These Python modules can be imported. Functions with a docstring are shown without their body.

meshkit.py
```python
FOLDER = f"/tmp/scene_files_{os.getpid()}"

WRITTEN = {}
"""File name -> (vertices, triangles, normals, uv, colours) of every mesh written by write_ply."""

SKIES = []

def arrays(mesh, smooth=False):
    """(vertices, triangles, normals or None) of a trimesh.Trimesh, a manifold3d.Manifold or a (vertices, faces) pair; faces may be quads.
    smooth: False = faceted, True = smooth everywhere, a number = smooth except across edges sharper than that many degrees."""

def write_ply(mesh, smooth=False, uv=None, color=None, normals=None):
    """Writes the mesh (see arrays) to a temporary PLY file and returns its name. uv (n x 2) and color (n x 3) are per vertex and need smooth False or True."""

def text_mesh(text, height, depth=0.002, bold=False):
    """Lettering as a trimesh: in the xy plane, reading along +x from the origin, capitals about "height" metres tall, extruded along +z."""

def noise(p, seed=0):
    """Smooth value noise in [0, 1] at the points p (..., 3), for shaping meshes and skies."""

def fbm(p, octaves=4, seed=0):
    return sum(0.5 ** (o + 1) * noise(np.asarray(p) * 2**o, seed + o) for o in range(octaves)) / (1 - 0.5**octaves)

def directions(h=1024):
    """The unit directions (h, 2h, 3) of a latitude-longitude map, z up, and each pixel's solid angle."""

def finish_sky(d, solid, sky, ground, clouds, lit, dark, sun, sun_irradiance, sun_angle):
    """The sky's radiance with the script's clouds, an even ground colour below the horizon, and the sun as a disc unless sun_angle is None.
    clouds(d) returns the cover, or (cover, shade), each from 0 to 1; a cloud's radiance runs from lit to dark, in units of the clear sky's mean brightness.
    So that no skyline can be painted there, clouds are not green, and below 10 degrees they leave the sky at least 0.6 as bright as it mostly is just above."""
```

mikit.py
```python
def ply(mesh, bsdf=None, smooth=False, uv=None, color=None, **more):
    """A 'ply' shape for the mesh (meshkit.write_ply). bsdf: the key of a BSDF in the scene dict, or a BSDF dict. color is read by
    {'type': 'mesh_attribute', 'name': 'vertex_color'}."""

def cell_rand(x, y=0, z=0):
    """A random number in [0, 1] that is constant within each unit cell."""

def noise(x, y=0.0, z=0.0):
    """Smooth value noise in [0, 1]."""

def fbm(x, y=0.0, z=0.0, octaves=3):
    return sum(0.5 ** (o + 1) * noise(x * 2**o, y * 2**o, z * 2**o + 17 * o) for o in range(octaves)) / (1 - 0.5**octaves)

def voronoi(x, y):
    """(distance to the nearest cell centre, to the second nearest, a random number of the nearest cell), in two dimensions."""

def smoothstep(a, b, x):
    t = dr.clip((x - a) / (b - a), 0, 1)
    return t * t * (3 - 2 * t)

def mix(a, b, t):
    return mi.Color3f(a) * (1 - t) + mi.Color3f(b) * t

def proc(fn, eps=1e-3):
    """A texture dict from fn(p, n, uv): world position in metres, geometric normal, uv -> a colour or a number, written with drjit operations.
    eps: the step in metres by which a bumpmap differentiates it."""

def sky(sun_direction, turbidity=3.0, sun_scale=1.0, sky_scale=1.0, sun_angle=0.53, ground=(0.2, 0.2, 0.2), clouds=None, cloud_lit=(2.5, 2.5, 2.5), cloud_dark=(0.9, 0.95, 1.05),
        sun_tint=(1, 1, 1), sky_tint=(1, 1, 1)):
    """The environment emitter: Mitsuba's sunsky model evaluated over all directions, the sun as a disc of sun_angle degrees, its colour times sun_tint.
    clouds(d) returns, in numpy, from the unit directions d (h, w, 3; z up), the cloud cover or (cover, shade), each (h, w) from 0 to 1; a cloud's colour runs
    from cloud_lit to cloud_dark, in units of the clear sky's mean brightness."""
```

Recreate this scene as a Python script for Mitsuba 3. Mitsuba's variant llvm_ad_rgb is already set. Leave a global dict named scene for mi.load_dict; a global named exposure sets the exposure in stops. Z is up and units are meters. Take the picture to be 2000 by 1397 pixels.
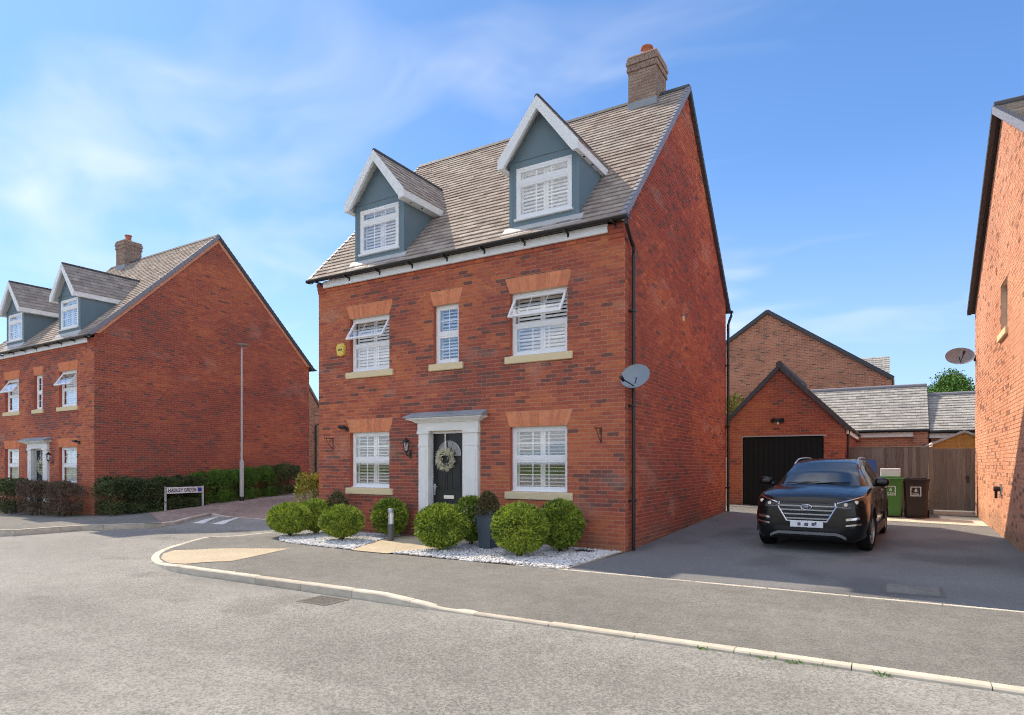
import math, random
import numpy as np, trimesh, manifold3d as m3
import mitsuba as mi, drjit as dr
import mikit, meshkit
from mikit import noise, fbm, smoothstep, mix
from shapely.geometry import Polygon, box as sbox, LineString, Point
from shapely.ops import unary_union
from shapely.prepared import prep

T = mi.ScalarTransform4f
scene, labels = {}, {}
rng = np.random.default_rng(7)
random.seed(7)

# ------------------------------------------------------------------ camera, sky, exposure
CAM = np.array([4.1526, -10.7928, 1.55])
YAW = math.radians(30.7426)
FWD = np.array([-math.sin(YAW), math.cos(YAW), 0])
scene['camera'] = {'type': 'perspective', 'fov_axis': 'x', 'fov': 2 * math.degrees(math.atan(1000 / 1260.143)),
                   'principal_point_offset_x': (994.79 - 1000) / 2000, 'principal_point_offset_y': -(907.53 - 698.5) / 1397,
                   'to_world': T().look_at(origin=CAM.tolist(), target=(CAM + FWD).tolist(), up=[0, 0, 1]),
                   'near_clip': 0.1, 'far_clip': 3000.0}
SUN = np.array([-0.85, 0.24, 1.0])
exposure = 2.45


def sky_clouds(d):
    """thin cirrus all over, haze towards the horizon, and fair-weather clouds in the half of the sky that the car's windscreen mirrors"""
    e = np.maximum(d[..., 2], 0.02)
    p = np.stack([d[..., 0] / (e + 0.18) * 1.15, d[..., 1] / (e + 0.18) * 1.15, e * 0.6], -1)
    w = meshkit.fbm(p * 1.3 + 4.7, 3, 5)
    q = p + 0.7 * np.stack([w, meshkit.fbm(p * 1.3 + 9.1, 3, 8), w * 0], -1)
    a = meshkit.fbm(q * np.array([1.0, 1.6, 1]) * 1.25 + 2.3, 6, 3)
    big = meshkit.fbm(p * 0.55 + 1.7, 3, 11)
    side = -(d[..., 0] * math.cos(YAW) + d[..., 1] * math.sin(YAW))
    back = -(d[..., 0] * FWD[0] + d[..., 1] * FWD[1])
    low = np.clip(1.0 - e / 0.7, 0, 1)
    veil = np.clip((a - 0.535 + 0.16 * (big - 0.5) + 0.05 * np.clip(side + 0.1, 0, 1) * low) / 0.24, 0, 1)
    cum = np.clip((meshkit.fbm(q * 1.44 + 41.9, 5, 21) - 0.47 + 0.10 * np.clip(back, 0, 0.6)) / 0.10, 0, 1) * np.clip(np.maximum(back * 3, (e - 0.66) / 0.12), 0, 1)
    haze = 0.36 * np.clip(1.0 - e / 0.42, 0, 1) ** 1.4
    cover = 1 - (1 - 0.50 * veil ** 1.2) * (1 - 0.9 * cum) * (1 - haze)
    return np.clip(cover, 0, 0.95), np.clip(0.45 - 0.45 * cum - 0.3 * veil, 0, 1)


scene['sky'] = mikit.sky(SUN.tolist(), turbidity=2.2, sun_scale=0.72, sky_scale=1.0, clouds=sky_clouds,
                         cloud_lit=(2.75, 2.8, 2.9), cloud_dark=(1.25, 1.4, 1.65), sky_tint=(0.74, 0.93, 1.14), ground=(0.22, 0.20, 0.18))


# ------------------------------------------------------------------ materials
def mat(key, color, rough=0.7, spec=0.3, **kw):
    c = {'type': 'rgb', 'value': list(color)} if isinstance(color, (tuple, list)) else color
    scene[key] = {'type': 'twosided', 'bsdf': {'type': 'principled', 'base_color': c, 'roughness': rough, 'specular': spec, **kw}}


def lin(r, g, b):
    c = np.array([r, g, b]) / 255.0
    return tuple(np.where(c < 0.04045, c / 12.92, ((c + 0.055) / 1.055) ** 2.4).round(4).tolist())


def sel(c, a, b):
    return mi.Color3f(dr.select(c, a.x, b.x), dr.select(c, a.y, b.y), dr.select(c, a.z, b.z))


def C3(*v):
    return mi.Color3f(*v)


def brick_fn(p, n, uv):          # uv.x: the brick's own tone, uv.y: which brick (0 facing brick, 1 gauged arch brick, 2 chimney brick)
    t = uv.x
    red = mix((0.395, 0.106, 0.064), (0.305, 0.079, 0.055), smoothstep(0.35, 0.75, t))
    red = mix((0.480, 0.142, 0.066), red, smoothstep(0.0, 0.4, t))
    red = mix(red, (0.185, 0.076, 0.062), smoothstep(0.86, 0.93, t))
    arch = mix((0.70, 0.255, 0.125), (0.58, 0.19, 0.095), t)
    pale = mix(mix((0.64, 0.335, 0.215), (0.52, 0.245, 0.150), t), (0.30, 0.15, 0.105), smoothstep(0.86, 0.93, t))  # sunlit paleness of the right wall put into the colour; verge bedding shares it
    chim = mix((0.34, 0.255, 0.205), (0.26, 0.18, 0.145), t)
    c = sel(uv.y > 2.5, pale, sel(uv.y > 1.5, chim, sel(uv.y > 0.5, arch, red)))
    g = fbm(p.x * 46, p.y * 46, p.z * 60, 2)
    s = noise(p.x * 9, p.y * 9, p.z * 14)
    salt = smoothstep(0.62, 0.80, fbm(p.x * 1.1 + 3, p.y * 1.1, p.z * 1.6, 4)) * 0.16
    damp = 1 - smoothstep(0.05, 0.32, p.z - 0.03 * p.y - 0.30 * (noise(p.x * 1.7, p.y * 1.7, 3) - 0.35))
    c = mix(c, (0.55, 0.42, 0.34), salt)
    c = mix(c, (0.13, 0.105, 0.075), 0.45 * damp)
    return c * (0.72 + 0.42 * g + 0.16 * s)


mat('brick', mikit.proc(brick_fn), 0.88, 0.2)


def brick_far_fn(p, n, uv):      # brickwork too far off to tell single bricks apart
    u = dr.select(dr.abs(n.x) > dr.abs(n.y), p.y, p.x)
    r = dr.floor(p.z / 0.075)
    uu = u / 0.225 + 0.5 * (r - 2 * dr.floor(r / 2))
    t = mikit.cell_rand(uu, r, 3)
    c = mix((0.48, 0.200, 0.122), (0.36, 0.126, 0.078), t)
    c = mix(c, (0.19, 0.10, 0.075), smoothstep(0.88, 0.94, t))
    fu, fz = uu - dr.floor(uu), p.z / 0.075 - r
    m = dr.maximum(1 - smoothstep(0.02, 0.05, dr.minimum(fu, 1 - fu)), 1 - smoothstep(0.08, 0.14, dr.minimum(fz, 1 - fz)))
    return mix(c, (0.52, 0.40, 0.30), 0.75 * m) * (0.85 + 0.3 * noise(p.x * 2, p.y * 2, p.z * 2))


mat('brick_far', mikit.proc(brick_far_fn), 0.9, 0.2)
mat('mortar', mikit.proc(lambda p, n, uv: mix((0.58, 0.43, 0.32), (0.42, 0.29, 0.21), fbm(p.x * 6, p.y * 6, p.z * 6, 3))), 0.95, 0.1)


def tile_fn(p, n, uv):           # uv.x tone, uv.y: 0 brown-buff tile, 1 grey slate-like tile
    a = mix((0.375, 0.330, 0.288), (0.230, 0.180, 0.158), uv.x)
    b = mix((0.42, 0.42, 0.40), (0.29, 0.29, 0.285), uv.x)
    c = mix(a, b, uv.y)
    s = fbm(p.x * 7, p.y * 7, p.z * 7, 3)
    return c * (0.70 + 0.6 * s)


mat('tile', mikit.proc(tile_fn), 0.85, 0.25)


def speck(p, f):
    return noise(p.x * f, p.y * f, p.z * f)


def grit(p, f, lo, hi):          # chippings of two sizes
    a, b = speck(p, f), noise(p.x * f * 2.3 + 5, p.y * f * 2.3, 1)
    return mix((lo,) * 3, (hi,) * 3, smoothstep(0.15, 0.85, 0.55 * a + 0.45 * b))


def road_fn(p, n, uv):
    f = fbm(p.x * 0.45, p.y * 0.45, 0, 4); f2 = fbm(p.x * 5, p.y * 5, 3, 3)
    tyre = smoothstep(0.50, 0.68, fbm(p.x * 0.16 + 7, p.y * 1.0 + 0.3 * noise(p.x * .4, 0, 0), 0, 2))
    oil = smoothstep(0.66, 0.80, fbm(p.x * 0.9 + 31, p.y * 1.3, 5, 4))
    seam = 1 - smoothstep(0.008, 0.028, dr.abs(p.y + 7.62 + 0.10 * (noise(p.x * 1.5, 0, 0) - 0.5)))
    c = mix((0.200, 0.199, 0.186), (0.278, 0.276, 0.258), f)
    c = c * (0.86 + 0.26 * f2) * grit(p, 62, 0.62, 1.34)
    return c * (1 - 0.13 * tyre) * (1 - 0.20 * oil) * (1 - 0.10 * seam)


def pave_fn(p, n, uv):
    f = fbm(p.x * 0.8 + 4, p.y * 0.8, 0, 4); f2 = fbm(p.x * 7, p.y * 7, 3, 3)
    c = mix((0.132, 0.132, 0.123), (0.188, 0.187, 0.174), f)
    return c * (0.84 + 0.3 * f2) * grit(p, 70, 0.74, 1.24)


def drive_fn(p, n, uv):
    f = fbm(p.x * 0.7 + 9, p.y * 0.7, 0, 4)
    stain = smoothstep(0.52, 0.72, fbm(p.x * 0.8 + 3, p.y * 0.6 + 5, 1, 4))
    c = mix((0.125, 0.130, 0.134), (0.180, 0.185, 0.186), f) * (1 - 0.24 * stain)
    return c * grit(p, 70, 0.80, 1.18)


mat('asphalt_road', mikit.proc(road_fn), 0.9, 0.25)
mat('asphalt_pave', mikit.proc(pave_fn), 0.9, 0.25)
mat('asphalt_drive', mikit.proc(drive_fn), 0.85, 0.3)
mat('concrete', mikit.proc(lambda p, n, uv: mix((0.60, 0.55, 0.455), (0.45, 0.41, 0.34), uv.x) * (0.70 + 0.50 * fbm(p.x * 9, p.y * 9, p.z * 9, 3))), 0.9, 0.2)


def paver_fn(p, n, uv):
    u, v = p.x * 5, p.y * 10
    r = dr.floor(v); uu = u + 0.5 * (r - 2 * dr.floor(r / 2))
    t = mikit.cell_rand(uu, r, 5)
    fu, fv = uu - dr.floor(uu), v - r
    j = dr.maximum(1 - smoothstep(0.02, 0.05, dr.minimum(fu, 1 - fu)), 1 - smoothstep(0.04, 0.1, dr.minimum(fv, 1 - fv)))
    return mix(mix((0.33, 0.255, 0.220), (0.25, 0.188, 0.163), t), (0.13, 0.11, 0.10), 0.6 * j) * (0.8 + 0.4 * fbm(p.x, p.y, 0, 3))


mat('paver', mikit.proc(paver_fn), 0.9, 0.2)
mat('buff', mikit.proc(lambda p, n, uv: mix((0.47, 0.405, 0.300), (0.37, 0.315, 0.225), fbm(p.x * 1.6, p.y * 1.6, 0, 4)) * grit(p, 62, 0.80, 1.18)), 0.9, 0.2)
mat('pebble', mikit.proc(lambda p, n, uv: mix((0.84, 0.84, 0.84), (0.50, 0.50, 0.51), smoothstep(0.3, 1.0, uv.x)) * (0.85 + 0.2 * speck(p, 90))), 0.75, 0.3)


def leaf_fn(p, n, uv):           # uv.x the leaf's tone, uv.y the plant: 0 round shrub, 1 dark hedge, 2 bright hedge, 3 brown shrub, 4 golden shrub, 5 variegated topiary, 6 dry straw
    a = mix((0.036, 0.095, 0.012), (0.47, 0.56, 0.065), uv.x)
    b = mix((0.036, 0.056, 0.020), (0.115, 0.150, 0.052), uv.x)
    c = mix((0.055, 0.130, 0.018), (0.150, 0.300, 0.040), uv.x)
    d = mix((0.085, 0.062, 0.042), (0.23, 0.165, 0.11), uv.x)
    e = mix((0.12, 0.13, 0.025), (0.46, 0.38, 0.055), uv.x)
    f = mix((0.045, 0.055, 0.018), (0.30, 0.22, 0.11), uv.x)
    g = mix((0.46, 0.43, 0.30), (0.80, 0.77, 0.62), uv.x)
    k = uv.y
    return sel(k < 0.5, a, sel(k < 1.5, b, sel(k < 2.5, c, sel(k < 3.5, d, sel(k < 4.5, e, sel(k < 5.5, f, g))))))


scene['leaf'] = {'type': 'twosided', 'bsdf': {'type': 'principled', 'base_color': mikit.proc(leaf_fn), 'roughness': 0.55, 'specular': 0.35}}
mat('wood', mikit.proc(lambda p, n, uv: mix(mix((0.255, 0.248, 0.232), (0.140, 0.134, 0.122), uv.x), (0.60, 0.31, 0.10), uv.y) * (0.65 + 0.7 * fbm(p.x * 45, p.y * 45, p.z * 2.2, 3))), 0.9, 0.15)
mat('white_pvc', (0.80, 0.81, 0.82), 0.65, 0.2)
mat('white_paint', (0.76, 0.76, 0.745), 0.65, 0.2)
mat('stone_sill', (0.70, 0.575, 0.36), 0.85, 0.2)
mat('dormer_teal', mikit.proc(lambda p, n, uv: mix((0.135, 0.195, 0.232), (0.165, 0.230, 0.268), fbm(p.x * 3, p.y * 3, p.z * 1.2, 3))), 0.6, 0.35)
mat('lead', mikit.proc(lambda p, n, uv: mix((0.20, 0.235, 0.27), (0.34, 0.37, 0.40), fbm(p.x * 5, p.y * 5, p.z * 5, 3))), 0.5, 0.5)
mat('lead_pale', (0.45, 0.46, 0.46), 0.55, 0.4)
mat('verge_grey', (0.23, 0.24, 0.28), 0.55, 0.4)
mat('ridge_dark', (0.075, 0.078, 0.088), 0.7, 0.3)
mat('black_pvc', (0.014, 0.014, 0.015), 0.35, 0.5)
mat('black_door', (0.007, 0.008, 0.0075), 0.42, 0.5)
mat('garage_door', (0.0075, 0.0085, 0.008), 0.6, 0.25)
mat('interior', (0.30, 0.29, 0.27), 0.9, 0.1)
mat('chrome', (0.75, 0.76, 0.78), 0.16, 0.5, metallic=1.0)
mat('steel', (0.42, 0.43, 0.44), 0.42, 0.5, metallic=0.7)
mat('dish_grey', (0.235, 0.275, 0.315), 0.45, 0.4)
mat('terracotta', (0.42, 0.15, 0.09), 0.85, 0.2)
mat('yellow_box', (0.70, 0.52, 0.10), 0.5, 0.4)
mat('slate_planter', (0.098, 0.128, 0.160), 0.6, 0.35)
mat('bark', (0.085, 0.065, 0.045), 0.95, 0.1)
mat('soil', (0.075, 0.060, 0.047), 0.95, 0.1)
mat('car_paint', (0.0040, 0.0045, 0.0055), 0.14, 0.32, clearcoat=0.8, clearcoat_gloss=0.98)
scene['car_glass'] = {'type': 'twosided', 'bsdf': {'type': 'principled', 'base_color': {'type': 'rgb', 'value': [0.010, 0.016, 0.017]}, 'roughness': 0.03, 'eta': 2.0, 'clearcoat': 1.0, 'clearcoat_gloss': 1.0}}
mat('car_trim', (0.016, 0.016, 0.017), 0.5, 0.4)
mat('lamp_lens', (0.10, 0.11, 0.12), 0.12, 0.6, clearcoat=1.0)
mat('rubber', (0.012, 0.012, 0.012), 0.85, 0.2)
mat('plate_white', (0.78, 0.79, 0.82), 0.4, 0.4)
mat('ink', (0.015, 0.015, 0.02), 0.5, 0.3)
mat('bollard_grey', (0.11, 0.11, 0.115), 0.5, 0.4)
mat('smudge', (0.12, 0.125, 0.16), 0.6, 0.3)
mat('blue_ink', (0.03, 0.06, 0.28), 0.5, 0.3)
mat('bin_green', (0.060, 0.185, 0.038), 0.5, 0.4)
mat('bin_brown', (0.030, 0.018, 0.014), 0.5, 0.4)
mat('bin_blue', (0.012, 0.045, 0.185), 0.45, 0.4)
mat('iron_grate', (0.105, 0.10, 0.09), 0.6, 0.4)
mat('post_white', (0.50, 0.51, 0.50), 0.5, 0.4)
mat('road_paint', (0.62, 0.62, 0.60), 0.8, 0.2)
mat('grass', mikit.proc(lambda p, n, uv: mix((0.06, 0.085, 0.025), (0.11, 0.13, 0.05), fbm(p.x, p.y, 0, 4))), 0.95, 0.1)
scene['glass'] = {'type': 'thindielectric', 'int_ior': 2.1}


# ------------------------------------------------------------------ helpers
def numbered(key):
    if key not in USED:
        USED.add(key)
        return key
    i = 1
    while f'{key}_{i:03d}' in USED:
        i += 1
    USED.add(f'{key}_{i:03d}')
    return f'{key}_{i:03d}'


USED = set()


def lab(key, label=None, cat=None, group=None, kind=None):
    d = labels.setdefault(key, {})
    for k, v in (('label', label), ('category', cat), ('group', group), ('kind', kind)):
        if v:
            d[k] = v
    return key


def thing(name, label, cat, group=None):
    return lab(numbered(name), label, cat, group)


class MB:
    """collects vertices, triangles and one uv per vertex"""
    def __init__(s, tf=None):
        s.v, s.f, s.uv, s.n, s.tf = [], [], [], 0, tf

    def add(s, v, f, uv=(0.5, 0.0)):
        v = np.asarray(v, float); f = np.asarray(f, int)
        if f.shape[1] == 4:
            f = np.vstack([f[:, [0, 1, 2]], f[:, [0, 2, 3]]])
        s.v.append(v); s.f.append(f + s.n)
        u = np.asarray(uv, float)
        s.uv.append(np.tile(u, (len(v), 1)) if u.ndim == 1 else u)
        s.n += len(v)
        return s

    def mesh(s, m, uv=(0.5, 0.0), mt=None):
        if hasattr(m, 'to_mesh'):
            q = m.to_mesh(); v, f = np.array(q.vert_properties[:, :3]), np.array(q.tri_verts)
        else:
            v, f = np.array(m.vertices), np.array(m.faces)
        if mt is not None:
            v = v @ mt[:3, :3].T + mt[:3, 3]
        return s.add(v, f, uv)

    def box(s, x0, x1, y0, y1, z0, z1, uv=(0.5, 0.0), c=0.0):
        if c > 0:
            v, f = cbox(x0, x1, y0, y1, z0, z1, c)
        else:
            v = np.array([[x, y, z] for x in (x0, x1) for y in (y0, y1) for z in (z0, z1)], float); f = BOXF
        return s.add(v, f, uv)

    def tube(s, pts, r, n=8, uv=(0.5, 0.0), caps=True):
        P = np.asarray(pts, float); rr = np.broadcast_to(r, (len(P),))
        t = np.gradient(P, axis=0); t /= np.linalg.norm(t, axis=1, keepdims=True) + 1e-12
        ref = np.where(np.abs(t[:, 2:]) < 0.9, [0, 0, 1.0], [1.0, 0, 0])
        a = np.cross(t, ref); a /= np.linalg.norm(a, axis=1, keepdims=True) + 1e-12
        b = np.cross(t, a); ang = np.arange(n) * 2 * np.pi / n
        v = (P[:, None] + rr[:, None, None] * (np.cos(ang)[None, :, None] * a[:, None] + np.sin(ang)[None, :, None] * b[:, None])).reshape(-1, 3)
        f = []
        for i in range(len(P) - 1):
            for j in range(n):
                k = (j + 1) % n
                f += [[i * n + j, (i + 1) * n + k, i * n + k], [i * n + j, (i + 1) * n + j, (i + 1) * n + k]]
        if caps:
            v = np.vstack([v, P[:1], P[-1:]]); m = len(P) * n
            for j in range(n):
                k = (j + 1) % n
                f += [[m, j, k], [m + 1, (len(P) - 1) * n + k, (len(P) - 1) * n + j]]
        return s.add(v, f, uv)

    def lathe(s, prof, n=20, at=(0, 0, 0), uv=(0.5, 0.0), squash=(1, 1)):
        pr = np.asarray(prof, float); ang = np.arange(n) * 2 * np.pi / n
        v = np.stack([pr[:, None, 0] * np.cos(ang) * squash[0], pr[:, None, 0] * np.sin(ang) * squash[1], np.repeat(pr[:, 1:2], n, 1)], -1).reshape(-1, 3) + np.asarray(at)
        f = []
        for i in range(len(pr) - 1):
            for j in range(n):
                k = (j + 1) % n
                f += [[i * n + j, i * n + k, (i + 1) * n + k], [i * n + j, (i + 1) * n + k, (i + 1) * n + j]]
        return s.add(v, f, uv)

    def prism(s, poly, org, U, Wd, N, d0, d1, uv=(0.5, 0.0)):
        """polygon in the plane (U, Wd) extruded along N from d0 to d1 (d1 the outer face)"""
        m = trimesh.creation.extrude_polygon(poly, 1.0, engine='earcut')
        q = np.asarray(m.vertices)
        v = np.asarray(org) + q[:, :1] * np.asarray(U) + q[:, 1:2] * np.asarray(Wd) + (d0 + q[:, 2:] * (d1 - d0)) * np.asarray(N)
        f = np.array(m.faces)
        if np.dot(np.cross(U, Wd), N) * (d1 - d0) < 0:
            f = f[:, ::-1]
        return s.add(v, f, uv)

    def get(s):
        v, f, uv = np.vstack(s.v), np.vstack(s.f), np.vstack(s.uv)
        if s.tf is not None:
            v = v @ s.tf[:3, :3].T + s.tf[:3, 3]
        return v, f, uv


BOXF = np.array([[0, 1, 3], [0, 3, 2], [4, 6, 7], [4, 7, 5], [0, 4, 5], [0, 5, 1], [2, 3, 7], [2, 7, 6], [0, 2, 6], [0, 6, 4], [1, 5, 7], [1, 7, 3]])


def cpts(h, c):
    out = []
    for sx in (-1, 1):
        for sy in (-1, 1):
            for sz in (-1, 1):
                out += [[sx * h[0], sy * (h[1] - c), sz * (h[2] - c)], [sx * (h[0] - c), sy * h[1], sz * (h[2] - c)], [sx * (h[0] - c), sy * (h[1] - c), sz * h[2]]]
    return np.array(out)


_h = trimesh.Trimesh(cpts((1, 1.1, 1.2), 0.2), [[0, 1, 2]], process=False)
_hull = trimesh.convex.convex_hull(cpts((1, 1.1, 1.2), 0.2))
_idx = [int(np.argmin(np.linalg.norm(cpts((1, 1.1, 1.2), 0.2) - v, axis=1))) for v in _hull.vertices]
CF = np.array(_idx)[np.array(_hull.faces)]


def cbox(x0, x1, y0, y1, z0, z1, c):
    h = ((x1 - x0) / 2, (y1 - y0) / 2, (z1 - z0) / 2)
    c = min(c, 0.45 * min(h))
    return cpts(h, c) + np.array([(x0 + x1) / 2, (y0 + y1) / 2, (z0 + z1) / 2]), CF


def put(key, mb, bsdf, smooth=False, label=None, cat=None, group=None, kind=None, uv=True):
    key = numbered(key)
    v, f, u = mb.get()
    if smooth is False or smooth is True:
        scene[key] = mikit.ply((v, f), bsdf, smooth, uv=u if uv else None)
    else:
        scene[key] = mikit.ply(trimesh.Trimesh(v, f, process=False), bsdf, smooth)
    if label or cat or group or kind:
        lab(key, label, cat, group, kind)
    return key


def rigid(x=0, y=0, z=0, deg=0):
    a = math.radians(deg); m = np.eye(4)
    m[:2, :2] = [[math.cos(a), -math.sin(a)], [math.sin(a), math.cos(a)]]; m[:3, 3] = (x, y, z)
    return m


X3, Y3, Z3 = np.eye(3)


def H(x, y):                     # level of drive and gardens: rises away from the road
    x, y = np.asarray(x, float), np.asarray(y, float)
    return 0.0325 * np.clip(y, 0, 15) * (1 - 0.09 * np.clip(x, 0, 6.5))


def G(x, y):                     # level of the verge and pavement before the left house
    x, y = np.asarray(x, float), np.asarray(y, float)
    t = np.clip((-12.6 - x) / 1.9, 0, 1)
    return 0.02 * (1 - t) + t * np.clip(0.115 + 0.06 * y, 0.06, 0.60)


def ground(x, y):
    return float(G(x, y) if x < -12.4 else H(x, y))


def sheet(poly, hf, cell=0.6, uv=(0.5, 0.0)):
    mb = MB(); x0, y0, x1, y1 = poly.bounds; pp = prep(poly)
    for i in range(int(math.floor(x0 / cell)), int(math.ceil(x1 / cell))):
        for j in range(int(math.floor(y0 / cell)), int(math.ceil(y1 / cell))):
            c = sbox(i * cell, j * cell, (i + 1) * cell, (j + 1) * cell)
            if pp.contains(c):
                q = np.array(c.exterior.coords)[:4]
                q = q if Polygon(q).exterior.is_ccw else q[::-1]
                mb.add(np.column_stack([q, hf(q[:, 0], q[:, 1])]), [[0, 1, 2], [0, 2, 3]], uv)
            elif pp.intersects(c):
                g = poly.intersection(c)
                for a in getattr(g, 'geoms', [g]):
                    if a.geom_type != 'Polygon' or a.area < 1e-6:
                        continue
                    v, f = trimesh.creation.triangulate_polygon(a, engine='earcut')
                    v = np.asarray(v); f = np.asarray(f)
                    n = np.cross(v[f[:, 1]] - v[f[:, 0]], v[f[:, 2]] - v[f[:, 0]])
                    f = np.where((n < 0)[:, None], f[:, ::-1], f)
                    mb.add(np.column_stack([v, hf(v[:, 0], v[:, 1])]), f, uv)
    return mb


# ------------------------------------------------------------------ the setting: road, pavements, drive
def kerb_drop(x, y):
    """how far the kerb is lowered (0 full, 1 nearly flush) at a point of the kerb line"""
    x, y = np.asarray(x, float), np.asarray(y, float)
    a = np.clip((x + 1.14) / 0.92, 0, 1)
    b = 0.75 * np.clip((-5.3 - x) / 0.8, 0, 1) * np.clip((-2.2 - y) / 1.0, 0, 1)
    c = np.clip((y + 2.4) / 0.8, 0, 1) * (x < -6)
    return np.maximum(np.maximum(a, b), c)


KERB = [(14.0, -4.98), (-4.6, -4.98)]
for a in np.linspace(0.03, 1, 24):
    t = a * math.pi / 2
    KERB.append((-4.9 - 3.9 * math.sin(t) ** 1.0, -1.25 - 3.73 * math.cos(t)))
KERB += [(-8.82, 2.0), (-8.85, 9.0)]
KL = LineString(KERB)


def Pz(x, y):                    # surface of the pavement round the corner
    x, y = np.asarray(x, float), np.asarray(y, float)
    sh = x.shape; xs, ys = np.atleast_1d(x).ravel(), np.atleast_1d(y).ravel()
    out = np.zeros(len(xs))
    for i, (a, b) in enumerate(zip(xs, ys)):
        if b < -2.25 or a < -6.5:
            pt = Point(a, b); s = KL.project(pt); k = KL.interpolate(s)
            w = max(0.0, 1 - pt.distance(k) / 1.3)
            out[i] = -0.072 * float(kerb_drop(k.x, k.y)) * w * (3 - 2 * w) * w + H(a, b)
        else:
            out[i] = H(a, b)
    return out.reshape(sh)


def Rz(x, y):
    return -0.10 + 0.0325 * np.clip(np.asarray(y, float), 0, 15) + 0.075 * np.clip((np.asarray(y, float) + 1.2) / 1.6, 0, 1) * (np.asarray(x) < -6)


kerb_in = Polygon(list(KL.coords) + [(14, 9.0)])
GRAVEL = Polygon([(-7.62, -1.15), (-6.75, -1.95), (-6.2, -2.15), (-4.3, -2.28), (-0.12, -2.3), (-0.03, 0.05), (-7.7, 0.05)])
PATH = Polygon([(-4.32, -2.32), (-3.46, -2.32), (-3.2, -1.4), (-3.05, 0.05), (-5.1, 0.05), (-5.15, -0.28), (-4.7, -1.4)])
DRIVE = Polygon([(-0.06, -2.22), (9, -2.22), (9, 12.6), (-0.7, 12.6), (-0.7, 7.75), (0.02, 7.72), (0.02, -0.02)])
HOUSE = sbox(-7.67, 0, 0, 7.72)
BUFF = Polygon([(-7.42, -3.72), (-7.05, -3.60), (-5.45, -2.70), (-5.02, -4.22), (-5.45, -4.74), (-6.0, -4.68), (-6.6, -4.45), (-7.15, -4.1)])
gravel_bed = GRAVEL.difference(PATH)
pave = kerb_in.buffer(-0.06).difference(unary_union([GRAVEL, DRIVE.buffer(0.06), HOUSE, PATH]))
pave = pave.intersection(sbox(-12, -6, 14, 9))
put('pavement', sheet(pave, lambda x, y: Pz(x, y), 0.4), 'asphalt_pave', kind='structure', label='grey tarmac pavement curving round the corner in front of the house')
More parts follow.
